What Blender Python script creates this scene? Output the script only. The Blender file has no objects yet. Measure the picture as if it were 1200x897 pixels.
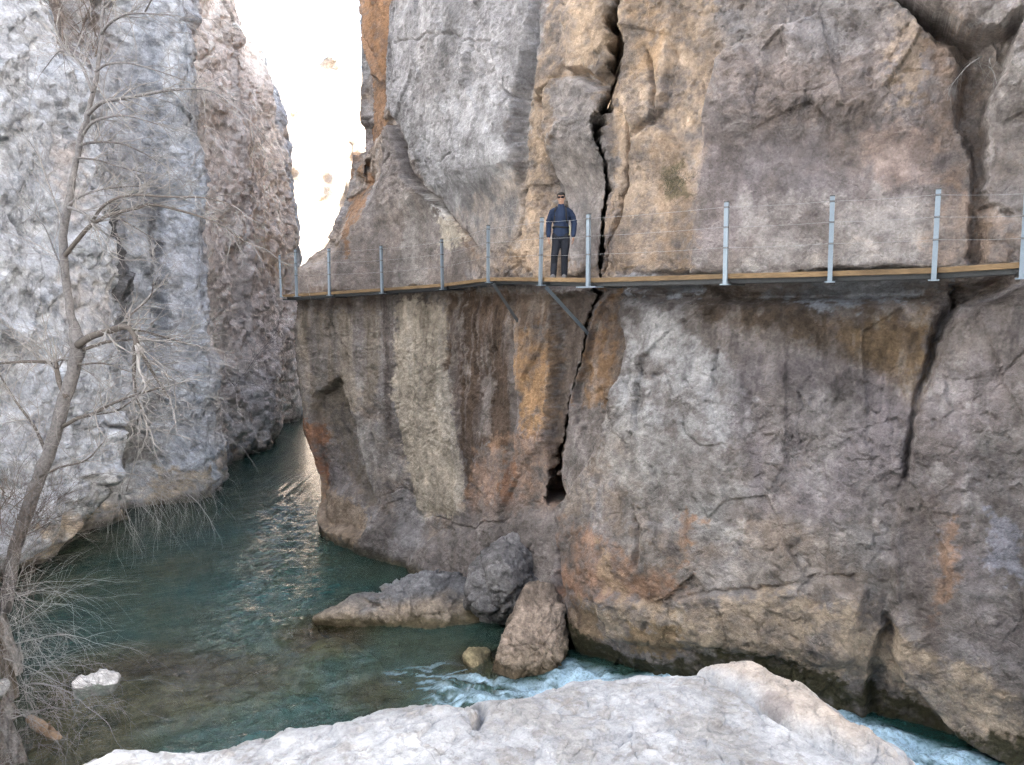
import bpy, bmesh, math, random
import numpy as np
from mathutils import Vector, Matrix

random.seed(7)
RNG = np.random.default_rng(11)
scene = bpy.context.scene
COL = scene.collection

# ------------------------------------------------------------------ survey
# The photograph is used like a surveyor's plate: a traced point plus a
# distance gives a place in the world (x right, y away, z up; eye at z = 0).
F, CX, CY = 880.0, 600.0, 448.5
TILT = math.atan((CY - 362.0) / F)
CT, ST = math.cos(TILT), math.sin(TILT)
Z_POOL = -7.2


def at(px, py, y):
    a, b = (px - CX) / F, (CY - py) / F
    d = (a, CT + b * ST, -ST + b * CT)
    k = y / d[1]
    return Vector((d[0] * k, y, d[2] * k))


def on_z(px, py, z):
    a, b = (px - CX) / F, (CY - py) / F
    d = (a, CT + b * ST, -ST + b * CT)
    k = z / d[2]
    return Vector((d[0] * k, d[1] * k, z))


def survey(P):
    """plate coordinates of world points (N,3)"""
    x, y, z = P[..., 0], P[..., 1], P[..., 2]
    dep = np.maximum(y * CT - z * ST, 0.05)
    up = y * ST + z * CT
    return CX + F * x / dep, CY - F * up / dep


# ------------------------------------------------------------------ noise
_perm = np.random.default_rng(5).permutation(256).astype(np.int32)
_perm = np.concatenate([_perm, _perm, _perm])
_g = np.random.default_rng(6).normal(size=(256, 3))
_g = (_g / np.linalg.norm(_g, axis=1, keepdims=True)).astype(np.float32)


def perlin(x, y, z):
    x = np.asarray(x, np.float32); y = np.asarray(y, np.float32); z = np.asarray(z, np.float32)
    xi = np.floor(x); yi = np.floor(y); zi = np.floor(z)
    fx, fy, fz = x - xi, y - yi, z - zi
    xi = xi.astype(np.int32) & 255; yi = yi.astype(np.int32) & 255; zi = zi.astype(np.int32) & 255
    u = fx * fx * fx * (fx * (fx * 6 - 15) + 10)
    v = fy * fy * fy * (fy * (fy * 6 - 15) + 10)
    w = fz * fz * fz * (fz * (fz * 6 - 15) + 10)
    out = 0
    for dx in (0, 1):
        a = _perm[xi + dx]
        wx = u if dx else 1 - u
        for dy in (0, 1):
            b = _perm[a + yi + dy]
            wy = (v if dy else 1 - v) * wx
            for dz in (0, 1):
                g = _g[_perm[b + zi + dz]]
                wz = (w if dz else 1 - w) * wy
                out = out + wz * (g[..., 0] * (fx - dx) + g[..., 1] * (fy - dy) + g[..., 2] * (fz - dz))
    return out * 1.5


def fbm(P, scale, octaves=5, gain=0.5, off=0.0, sx=1, sy=1, sz=1):
    x, y, z = P[..., 0] * (scale * sx) + off, P[..., 1] * (scale * sy) + off * 1.7, P[..., 2] * (scale * sz) - off
    s = 0; a = 1.0
    for i in range(octaves):
        s = s + a * perlin(x, y, z)
        x, y, z = x * 2.03 + 7.1, y * 2.03 - 3.3, z * 2.03 + 1.9
        a *= gain
    return s


def ridged(P, scale, octaves=4, gain=0.5, off=0.0, sx=1, sy=1, sz=1):
    x, y, z = P[..., 0] * (scale * sx) + off, P[..., 1] * (scale * sy) + off * 1.7, P[..., 2] * (scale * sz) - off
    s = 0; a = 1.0
    for i in range(octaves):
        s = s + a * (1 - np.abs(perlin(x, y, z)) * 2.0)
        x, y, z = x * 2.1 + 3.1, y * 2.1 - 1.3, z * 2.1 + 5.9
        a *= gain
    return s


def facets(P, scale, off=0, sx=1, sy=1, sz=1):
    """broken planar facets: every cell has its own tilted plane. returns plane height, distance to 2nd minus 1st"""
    q = np.stack([P[..., 0] * scale * sx, P[..., 1] * scale * sy, P[..., 2] * scale * sz], -1).astype(np.float32) + off
    base = np.floor(q)
    bi = base.astype(np.int32)
    fr = q - base
    d1 = np.full(q.shape[:-1], 9.0, np.float32); d2 = d1.copy(); h = np.zeros_like(d1)
    for i in (-1, 0, 1):
        for j in (-1, 0, 1):
            for k in (-1, 0, 1):
                c = _perm[_perm[_perm[(bi[..., 0] + i) & 255] + ((bi[..., 1] + j) & 255)] + ((bi[..., 2] + k) & 255)]
                g = _g[c]; g2 = _g[(c + 97) & 255]
                dx = i + 0.5 + g[..., 0] * 0.45 - fr[..., 0]
                dy = j + 0.5 + g[..., 1] * 0.45 - fr[..., 1]
                dz = k + 0.5 + g[..., 2] * 0.45 - fr[..., 2]
                d = dx * dx + dy * dy + dz * dz
                hh = -(g2[..., 0] * dx + g2[..., 1] * dy + g2[..., 2] * dz) + g[..., 1] * 0.5
                near = d < d1
                d2 = np.where(near, d1, np.minimum(d2, d))
                h = np.where(near, hh, h)
                d1 = np.where(near, d, d1)
    return h, np.sqrt(d2) - np.sqrt(d1)


def sstep(a, b, x):
    t = np.clip((x - a) / (b - a), 0, 1)
    return t * t * (3 - 2 * t)


def poly_sd(U, Z, poly):
    """signed distance, positive inside"""
    inside = np.zeros(U.shape, bool)
    best = np.full(U.shape, 1e9, np.float32)
    n = len(poly)
    for i in range(n):
        ax, ay = poly[i]; bx, by = poly[(i + 1) % n]
        ex, ey = bx - ax, by - ay
        L = ex * ex + ey * ey + 1e-12
        t = np.clip(((U - ax) * ex + (Z - ay) * ey) / L, 0, 1)
        best = np.minimum(best, (U - ax - t * ex) ** 2 + (Z - ay - t * ey) ** 2)
        if abs(ey) > 1e-9:
            c = ((ay > Z) != (by > Z)) & (U < ex * (Z - ay) / ey + ax)
            inside ^= c
    d = np.sqrt(best)
    return np.where(inside, d, -d)


def line_d(U, Z, pts):
    best = np.full(U.shape, 1e9, np.float32); tt = np.zeros(U.shape, np.float32)
    n = len(pts) - 1
    for i in range(n):
        ax, ay = pts[i]; bx, by = pts[i + 1]
        ex, ey = bx - ax, by - ay
        L = ex * ex + ey * ey + 1e-12
        t = np.clip(((U - ax) * ex + (Z - ay) * ey) / L, 0, 1)
        d = (U - ax - t * ex) ** 2 + (Z - ay - t * ey) ** 2
        m = d < best
        best = np.where(m, d, best); tt = np.where(m, (i + t) / n, tt)
    return np.sqrt(best), tt


# ------------------------------------------------------------------ mesh helpers
def tag(o, label=None, cat=None, group=None, kind=None):
    if label: o['label'] = label
    if cat: o['category'] = cat
    if group: o['group'] = group
    if kind: o['kind'] = kind
    return o


def empty(name, loc=(0, 0, 0)):
    o = bpy.data.objects.new(name, None); COL.objects.link(o)
    o.location = loc; o.empty_display_size = 0.2
    return o


def link(name, me, mats, parent=None):
    o = bpy.data.objects.new(name, me); COL.objects.link(o)
    for m in (mats if isinstance(mats, (list, tuple)) else [mats]): me.materials.append(m)
    if parent is not None:
        o.parent = parent
        o.matrix_parent_inverse = Matrix.Translation(-Vector(parent.location))
    return o


def np_mesh(name, verts, quads, smooth=True, attrs=None):
    verts = np.ascontiguousarray(verts.reshape(-1, 3), np.float32)
    quads = np.ascontiguousarray(quads, np.int32)
    me = bpy.data.meshes.new(name)
    k = quads.shape[1]
    me.vertices.add(len(verts)); me.vertices.foreach_set('co', verts.ravel())
    me.loops.add(quads.size); me.loops.foreach_set('vertex_index', quads.ravel())
    me.polygons.add(len(quads))
    me.polygons.foreach_set('loop_start', np.arange(0, quads.size, k, dtype=np.int32))
    me.polygons.foreach_set('loop_total', np.full(len(quads), k, np.int32))
    me.polygons.foreach_set('use_smooth', np.full(len(quads), smooth, bool))
    me.update(calc_edges=True)
    for an, av in (attrs or {}).items():
        if av.shape[-1] == 3:
            av = np.concatenate([av.reshape(-1, 3), np.ones((len(verts), 1))], 1)
            a = me.color_attributes.new(an, 'FLOAT_COLOR', 'POINT')
            a.data.foreach_set('color', np.ascontiguousarray(av, np.float32).ravel())
        else:
            a = me.attributes.new(an, 'FLOAT', 'POINT')
            a.data.foreach_set('value', np.ascontiguousarray(av, np.float32).ravel())
    me.validate()
    return me


def grid_quads(n, m, flip=False):
    i = np.arange(n * m).reshape(n, m)
    q = np.stack([i[:-1, :-1], i[1:, :-1], i[1:, 1:], i[:-1, 1:]], -1).reshape(-1, 4)
    return q[:, ::-1] if flip else q


class Tubes:
    """collects bent tapering tubes and boxes, links them as one mesh"""
    def __init__(s): s.v = []; s.f = []

    def tube(s, pts, radii, sides=5, cap=True):
        pts = [Vector(p) for p in pts]
        n = len(pts)
        if not hasattr(radii, '__len__'): radii = [radii] * n
        b = len(s.v)
        up = Vector((0.13, 0.21, 1)).normalized()
        for i, p in enumerate(pts):
            t = (pts[min(i + 1, n - 1)] - pts[max(i - 1, 0)])
            t = t.normalized() if t.length > 1e-9 else Vector((0, 0, 1))
            a = t.cross(up)
            if a.length < 0.05: a = t.cross(Vector((1, 0, 0)))
            a.normalize(); c = t.cross(a)
            for k in range(sides):
                an = 2 * math.pi * k / sides
                s.v.append(p + (a * math.cos(an) + c * math.sin(an)) * radii[i])
        for i in range(n - 1):
            for k in range(sides):
                k2 = (k + 1) % sides
                s.f.append((b + i * sides + k, b + i * sides + k2, b + (i + 1) * sides + k2, b + (i + 1) * sides + k))
        if cap:
            s.f.append(tuple(b + k for k in range(sides))[::-1])
            s.f.append(tuple(b + (n - 1) * sides + k for k in range(sides)))

    def box(s, c, X, Y, Z):
        """centre and three half-axis vectors"""
        b = len(s.v); c = Vector(c)
        for i in (-1, 1):
            for j in (-1, 1):
                for k in (-1, 1):
                    s.v.append(c + X * i + Y * j + Z * k)
        for f in ((0, 1, 3, 2), (4, 6, 7, 5), (0, 4, 5, 1), (2, 3, 7, 6), (0, 2, 6, 4), (1, 5, 7, 3)):
            s.f.append(tuple(b + q for q in f))

    def build(s, name, mat, parent=None, smooth=True, bevel=0):
        me = bpy.data.meshes.new(name)
        me.from_pydata([tuple(v) for v in s.v], [], s.f)
        bm = bmesh.new(); bm.from_mesh(me)
        bmesh.ops.recalc_face_normals(bm, faces=bm.faces)
        if bevel: bmesh.ops.bevel(bm, geom=list(bm.edges), offset=bevel, segments=1, affect='EDGES')
        bm.to_mesh(me); bm.free()
        me.polygons.foreach_set('use_smooth', [smooth] * len(me.polygons))
        return link(name, me, mat, parent)


# ------------------------------------------------------------------ materials
def nodes_of(name):
    m = bpy.data.materials.new(name); m.use_nodes = True
    nt = m.node_tree
    return m, nt, nt.nodes['Principled BSDF'], nt.links


def N(nt, typ, **kw):
    n = nt.nodes.new(typ)
    for k, v in kw.items():
        if k in n.inputs.keys() if hasattr(n.inputs, 'keys') else False:
            n.inputs[k].default_value = v
        else:
            setattr(n, k, v)
    return n


def noise_node(nt, vec, scale, detail=6, rough=0.6, dist=0.0):
    n = nt.nodes.new('ShaderNodeTexNoise')
    n.inputs['Scale'].default_value = scale; n.inputs['Detail'].default_value = detail
    n.inputs['Roughness'].default_value = rough; n.inputs['Distortion'].default_value = dist
    nt.links.new(vec, n.inputs['Vector'])
    return n.outputs['Fac']


def ramp(nt, fac, stops):
    r = nt.nodes.new('ShaderNodeValToRGB')
    els = r.color_ramp.elements
    while len(els) < len(stops): els.new(0.5)
    for e, (p, c) in zip(els, stops):
        e.position = p; e.color = (c[0], c[1], c[2], 1) if hasattr(c, '__len__') else (c, c, c, 1)
    nt.links.new(fac, r.inputs['Fac'])
    return r.outputs['Color']


def mixc(nt, a, b, fac, mode='MIX'):
    m = nt.nodes.new('ShaderNodeMix'); m.data_type = 'RGBA'; m.blend_type = mode
    for sock, val in ((m.inputs[6], a), (m.inputs[7], b), (m.inputs[0], fac)):
        if hasattr(val, 'is_linked'): nt.links.new(val, sock)
        elif hasattr(val, '__len__'): sock.default_value = (*val[:3], 1)
        else: sock.default_value = val
    return m.outputs[2]


def mathn(nt, op, a, b=None, clamp=False):
    m = nt.nodes.new('ShaderNodeMath'); m.operation = op; m.use_clamp = clamp
    for sock, val in zip(m.inputs, (a, b)):
        if val is None: continue
        if hasattr(val, 'is_linked'): nt.links.new(val, sock)
        else: sock.default_value = val
    return m.outputs[0]


def rock_material(name, fine=26.0, mottle=0.55, bump=0.6, dist=0.03, rough=0.9, speck=0.5, crack=0.5, lo=.42, hi=1.5):
    m, nt, bs, L = nodes_of(name)
    col = N(nt, 'ShaderNodeVertexColor', layer_name='Col').outputs['Color']
    tc = nt.nodes.new('ShaderNodeTexCoord').outputs['Object']
    n1 = noise_node(nt, tc, fine * 0.14, 6, 0.66, 0.0)
    n2 = noise_node(nt, tc, fine * 1.3, 3, 0.75)
    n3 = noise_node(nt, tc, fine * 0.42, 5, 0.72, 0.0)
    mp = nt.nodes.new('ShaderNodeMapping'); L.new(tc, mp.inputs['Vector']); mp.inputs['Scale'].default_value = (1, 1, .16)
    n4 = noise_node(nt, mp.outputs[0], fine * 0.30, 5, 0.7, 0.0)
    c = mixc(nt, col, ramp(nt, n1, [(0.3, lo), (0.5, 1.0), (0.72, hi)]), mottle, 'MULTIPLY')
    c = mixc(nt, c, ramp(nt, n2, [(0.30, lo * .8), (0.5, 1.0), (0.70, hi)]), mottle * .4, 'MULTIPLY')
    c = mixc(nt, c, ramp(nt, n4, [(0.32, lo * 1.2), (0.5, 1.0), (0.70, hi * .9)]), mottle * .45, 'MULTIPLY')
    wob = nt.nodes.new('ShaderNodeTexNoise'); wob.inputs['Scale'].default_value = fine * .5; wob.inputs['Detail'].default_value = 3
    L.new(tc, wob.inputs['Vector'])
    wva = nt.nodes.new('ShaderNodeVectorMath'); wva.operation = 'MULTIPLY_ADD'
    L.new(wob.outputs['Color'], wva.inputs[0]); wva.inputs[1].default_value = (2.2 / fine,) * 3; L.new(tc, wva.inputs[2])
    chips = []
    for sc in (.42, 1.1):
        v = nt.nodes.new('ShaderNodeTexVoronoi'); v.feature = 'F1'; v.inputs['Scale'].default_value = fine * sc
        L.new(wva.outputs[0], v.inputs['Vector'])
        sp = nt.nodes.new('ShaderNodeSeparateColor'); L.new(v.outputs['Color'], sp.inputs[0])
        chips.append((sp.outputs[0], v.outputs['Distance']))
    for (cv, cd), k in zip(chips, (.5, .6)):
        c = mixc(nt, c, ramp(nt, cv, [(0.0, .55), (.5, 1.0), (1.0, 1.4)]), mottle * k, 'MULTIPLY')
    # weathered dark lichen specks and pale calcite scars
    dk = ramp(nt, n3, [(0.57, 0.0), (0.66, 1.0)])
    c = mixc(nt, c, mixc(nt, c, (0.34, 0.32, 0.30), 1.0, 'MULTIPLY'), mathn(nt, 'MULTIPLY', dk, speck))
    pl = ramp(nt, n3, [(0.33, 1.0), (0.42, 0.0)])
    c = mixc(nt, c, mixc(nt, c, (1.7, 1.65, 1.6), 1.0, 'MULTIPLY'), mathn(nt, 'MULTIPLY', pl, speck * 0.8))
    L.new(c, bs.inputs['Base Color'])
    bs.inputs['Roughness'].default_value = rough
    bs.inputs['Specular IOR Level'].default_value = 0.2
    # hairline fractures: edges of warped cells
    wv = nt.nodes.new('ShaderNodeTexNoise'); wv.inputs['Scale'].default_value = fine * .12; wv.inputs['Detail'].default_value = 5
    L.new(tc, wv.inputs['Vector'])
    va = nt.nodes.new('ShaderNodeVectorMath'); va.operation = 'MULTIPLY_ADD'
    L.new(wv.outputs['Color'], va.inputs[0]); va.inputs[1].default_value = (9 / fine,) * 3; L.new(tc, va.inputs[2])
    vo = nt.nodes.new('ShaderNodeTexVoronoi'); vo.feature = 'DISTANCE_TO_EDGE'; vo.inputs['Scale'].default_value = fine * .075
    L.new(va.outputs[0], vo.inputs['Vector'])
    ck = ramp(nt, vo.outputs['Distance'], [(0.0, 0.0), (0.035, 1.0)])
    keep = ramp(nt, noise_node(nt, tc, fine * .06, 2), [(.48, 0), (.6, 1)])
    ckh = mathn(nt, 'MULTIPLY', mathn(nt, 'SUBTRACT', ck, 1.0), mathn(nt, 'MULTIPLY', keep, crack))
    h = mathn(nt, 'ADD', mathn(nt, 'ADD', n3, mathn(nt, 'MULTIPLY', n2, 0.3)), mathn(nt, 'ADD', mathn(nt, 'MULTIPLY', n1, 0.8), ckh))
    h = mathn(nt, 'ADD', h, mathn(nt, 'ADD', mathn(nt, 'MULTIPLY', chips[0][0], .22), mathn(nt, 'MULTIPLY', chips[1][1], -.22)))
    b = nt.nodes.new('ShaderNodeBump'); b.inputs['Strength'].default_value = bump; b.inputs['Distance'].default_value = dist
    L.new(h, b.inputs['Height']); L.new(b.outputs['Normal'], bs.inputs['Normal'])
    return m


def plain(name, color, rough=0.6, metal=0.0, var=0.25, scale=30, bump=0.0, coat=None):
    m, nt, bs, L = nodes_of(name)
    tc = nt.nodes.new('ShaderNodeTexCoord').outputs['Object']
    n = noise_node(nt, tc, scale, 5, 0.65)
    c = mixc(nt, color, ramp(nt, n, [(0.25, 0.4), (0.5, 1.0), (0.75, 1.5)]), var, 'MULTIPLY')
    L.new(c, bs.inputs['Base Color'])
    bs.inputs['Roughness'].default_value = rough; bs.inputs['Metallic'].default_value = metal
    if bump:
        b = nt.nodes.new('ShaderNodeBump'); b.inputs['Strength'].default_value = bump; b.inputs['Distance'].default_value = 0.01
        L.new(n, b.inputs['Height']); L.new(b.outputs['Normal'], bs.inputs['Normal'])
    return m


ROCK = rock_material('limestone_weathered', 24, 0.46, 0.75, 0.05, speck=.32, crack=.25)
ROCK_FAR = rock_material('limestone_pale', 17, 0.48, 0.8, 0.07, speck=.38)
ROCK_NEAR = rock_material('limestone_washed', 60, 0.30, 0.8, 0.012, speck=0.40, lo=.5)
ROCK_BOULDER = rock_material('boulder_stone', 34, 0.6, 0.9, 0.03)


# ------------------------------------------------------------------ cliff sheets
class Sheet:
    """A rock face: a plan curve raised to full height, in its own (u, z) coordinates
    (u metres along the foot, z height), pushed in and out along its outward normal."""
    def __init__(s, plan, side, px_step, zlo, zhi, ztop, u_vis=None, smooth=0.7, zstep=.0138):
        P = np.array(plan, float)
        # Catmull-Rom through the plan points
        out = []
        Q = np.vstack([2 * P[0] - P[1], P, 2 * P[-1] - P[-2]])
        for i in range(1, len(Q) - 2):
            p0, p1, p2, p3 = Q[i - 1], Q[i], Q[i + 1], Q[i + 2]
            for t in np.linspace(0, 1, 40, endpoint=False):
                out.append(0.5 * (2 * p1 + (p2 - p0) * t + (2 * p0 - 5 * p1 + 4 * p2 - p3) * t * t + (3 * p1 - p0 - 3 * p2 + p3) * t ** 3))
        out.append(P[-1]); C = np.array(out)
        arc = np.concatenate([[0], np.cumsum(np.linalg.norm(np.diff(C, axis=0), axis=1))])
        s.arc, s.C, s.Lu = arc, C, arc[-1]
        # outward normal from a smoothed tangent
        ud = np.linspace(0, s.Lu, 1200)
        Cd = np.stack([np.interp(ud, arc, C[:, 0]), np.interp(ud, arc, C[:, 1])], 1)
        T = np.gradient(Cd, ud, axis=0)
        w = max(1, int(smooth / (ud[1] - ud[0])))
        ker = np.hanning(2 * w + 3); ker /= ker.sum()
        for a in (0, 1):
            T[:, a] = np.convolve(np.pad(T[:, a], w + 1, mode='edge'), ker, 'valid')
        T /= np.linalg.norm(T, axis=1, keepdims=True)
        s.ud, s.Nd, s.Cd = ud, np.stack([T[:, 1] * side, -T[:, 0] * side], 1), Cd
        # columns: about px_step on the plate where the face can be seen, coarser elsewhere
        us = [0.0]
        while us[-1] < s.Lu:
            x = np.interp(us[-1], ud, Cd[:, 0]); y = np.interp(us[-1], ud, Cd[:, 1])
            px = CX + F * x / max(y, 0.3)
            st = px_step * max(y, 6.0) / F
            vis = y > 3 and -90 < px < 1290 and (u_vis is None or u_vis[0] <= us[-1] <= u_vis[1])
            us.append(us[-1] + (st if vis else 0.35))
        s.us = np.array(us[:-1] + [s.Lu])
        ymid = np.interp(us[len(us) // 2], ud, Cd[:, 1])
        zs = list(np.arange(zlo, zhi, px_step * zstep)); st = zs[-1] - zs[-2]
        while zs[-1] < ztop:
            st = min(st * 1.12, 0.9); zs.append(zs[-1] + st)
        s.zs = np.array(zs)
        s.U, s.Z = np.meshgrid(s.us, s.zs, indexing='ij')
        s.shape = s.U.shape
        s.H = np.zeros(s.shape, np.float32); s.K = np.zeros(s.shape, np.float32)
        s.C3 = None; s.rag = None

    def point(s, u, z, h):
        x = np.interp(u, s.ud, s.Cd[:, 0]) + np.interp(u, s.ud, s.Nd[:, 0]) * h
        y = np.interp(u, s.ud, s.Cd[:, 1]) + np.interp(u, s.ud, s.Nd[:, 1]) * h
        return np.stack([x, y, z], -1)

    def world(s):
        P = s.point(s.U, s.Z, s.H)
        P[..., 1] += s.K; P[..., 0] += .08 * s.K
        return P

    def u_of_px(s, px, u0=None, u1=None):
        m = (s.Cd[:, 1] > 1.0)
        p = CX + F * s.Cd[:, 0] / np.maximum(s.Cd[:, 1], 0.1)
        e = np.abs(p - px) + np.where(m, 0, 1e6)
        if u0 is not None: e = e + np.where((s.ud >= u0) & (s.ud <= u1), 0, 1e6)
        return s.ud[np.argmin(e)]

    def macro(s, cols_u, rows, table):
        """bulges given as a table of push-outs"""
        cols_u = np.array(cols_u); T = np.array(table, float)
        o = np.argsort(cols_u); cols_u = cols_u[o]; T = T[o]
        A = np.stack([np.interp(s.zs, rows, T[i]) for i in range(len(cols_u))], 0)
        R = np.stack([np.interp(s.us, cols_u, A[:, j]) for j in range(len(s.zs))], 1)
        # soften
        for ax, stepv in ((1, np.gradient(s.zs)), (0, np.gradient(s.us))):
            pass
        s.H += R.astype(np.float32)

    def freeze(s, u_lo, u_hi, step=3):
        """index used to turn traced points into (u, z)"""
        i = np.where((s.us >= u_lo) & (s.us <= u_hi))[0][::step]
        j = np.where(s.zs < 24)[0][::step]
        sub = np.ix_(i, j)
        W = s.world()[sub]
        s.fx, s.fy = survey(W)
        fu, fz = s.U[sub], s.Z[sub]
        # keep only what stands in front
        bx = np.clip((s.fx / 10).astype(int) + 40, 0, 220); by = np.clip((s.fy / 10).astype(int) + 60, 0, 260)
        near = np.full((221, 261), 1e9); np.minimum.at(near, (bx, by), W[..., 1])
        ok = W[..., 1] < near[bx, by] + 1.2
        s.fx, s.fy, s.fu, s.fz = s.fx[ok], s.fy[ok], fu[ok], fz[ok]

    def uz(s, pts):
        out = []
        for px, py in pts:
            d = (s.fx - px) ** 2 + (s.fy - py) ** 2
            k = np.argpartition(d.ravel(), 4)[:4]
            w = 1 / (d.ravel()[k] + 0.3)
            out.append((float((s.fu.ravel()[k] * w).sum() / w.sum()), float((s.fz.ravel()[k] * w).sum() / w.sum())))
        # points off the plate: continue linearly past the border
        return out

    def warp(s, amp=0.16, sc=0.9, amp2=0.05, sc2=4.0):
        W = s.world()
        s.Uw = (s.U + amp * fbm(W, sc, 3, off=3.1) + amp2 * fbm(W, sc2, 3, off=9.3)).astype(np.float32)
        s.jag = fbm(W, 5.0, 4, .65, off=61).astype(np.float32)
        s.Zw = (s.Z + amp * fbm(W, sc, 3, off=21.7) + amp2 * fbm(W, sc2, 3, off=33.3)).astype(np.float32)

    def _win(s, q, m):
        q = np.array(q)
        i = np.searchsorted(s.us, [q[:, 0].min() - m, q[:, 0].max() + m]); j = np.searchsorted(s.zs, [q[:, 1].min() - m, q[:, 1].max() + m])
        return slice(i[0], max(i[1], i[0] + 1)), slice(j[0], max(j[1], j[0] + 1))

    def plate(s, pts, h, soft=0.15):
        q = s.uz(pts); w = s._win(q, soft + 0.5)
        d = poly_sd(s.Uw[w], s.Zw[w], q)
        s.H[w] += h * sstep(-soft, soft, d)

    def groove(s, pts, width, depth, taper=True, lip=0.0):
        q = s.uz(pts); w = s._win(q, width * 4 + 0.5)
        d, t = line_d(s.Uw[w], s.Zw[w], q)
        k = (0.35 + 0.65 * np.sin(np.pi * np.clip(t, 0.02, 0.98)) ** 0.6) if taper else 1.0
        s.H[w] -= depth * k * np.exp(-(d / (width * k)) ** 2)

    def fissure(s, pts, width, depth):
        """a joint that runs straight back into the rock, not square to the face"""
        q = s.uz(pts); w = s._win(q, width * 4 + 0.5)
        d, t = line_d(s.Uw[w], s.Zw[w], q)
        k = 0.72 + 0.30 * np.sin(t * 23.0) * np.sin(t * 57.0) + .5 * s.jag[w]
        s.K[w] = np.maximum(s.K[w], depth * np.exp(-(d / (width * k)) ** 4))

    def dome(s, px, py, ru, rz, h):
        (u, z), = s.uz([(px, py)])
        d = ((s.Uw - u) / ru) ** 2 + ((s.Zw - z) / rz) ** 2
        s.H += h * np.exp(-d)

    def stain(s, pts, color, k=0.7, soft=0.3, tex=None):  # also lays painted shade and bounce light into the rock colour
        q = s.uz(pts); w = s._win(q, soft + 0.5)
        d = poly_sd(s.Uw[w], s.Zw[w], q)
        if s.rag is not None: d = d + s.rag[w]
        m = k * sstep(-soft * .7, soft * .7, d)
        if tex is not None: m = m * tex[w]
        s.C3[w] = s.C3[w] * (1 - m[..., None]) + np.array(color, np.float32) * m[..., None]

    def build(s, name, mat, flip=False):
        W = s.world()
        me = np_mesh(name, W, grid_quads(*s.shape, flip=flip), True, {'Col': np.clip(s.C3, 0.01, 0.9)})
        return link(name, me, mat)


GREY = (0.272, 0.243, 0.228); GREYB = (0.32, 0.305, 0.303); PALE = (0.44, 0.415, 0.395); TAN = (0.44, 0.345, 0.262)
OCHRE = (0.35, 0.225, 0.125); ORANGE = (0.40, 0.19, 0.085); RUST = (0.28, 0.135, 0.075); BROWN = (0.165, 0.115, 0.08)
DARK = (0.075, 0.064, 0.058); MOSS = (0.045, 0.042, 0.022); BEIGE = (0.42, 0.325, 0.24); PURP = (0.232, 0.203, 0.20)
WHITE = (0.60, 0.58, 0.56)


def lerp_col(C, col, m):
    m = np.clip(m, 0, 1)[..., None].astype(np.float32)
    return C * (1 - m) + np.array(col, np.float32) * m


def xy(px, y):
    """plan point seen at column px, at distance y (taken at eye height)"""
    return (px - CX) / F * y, y


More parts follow.
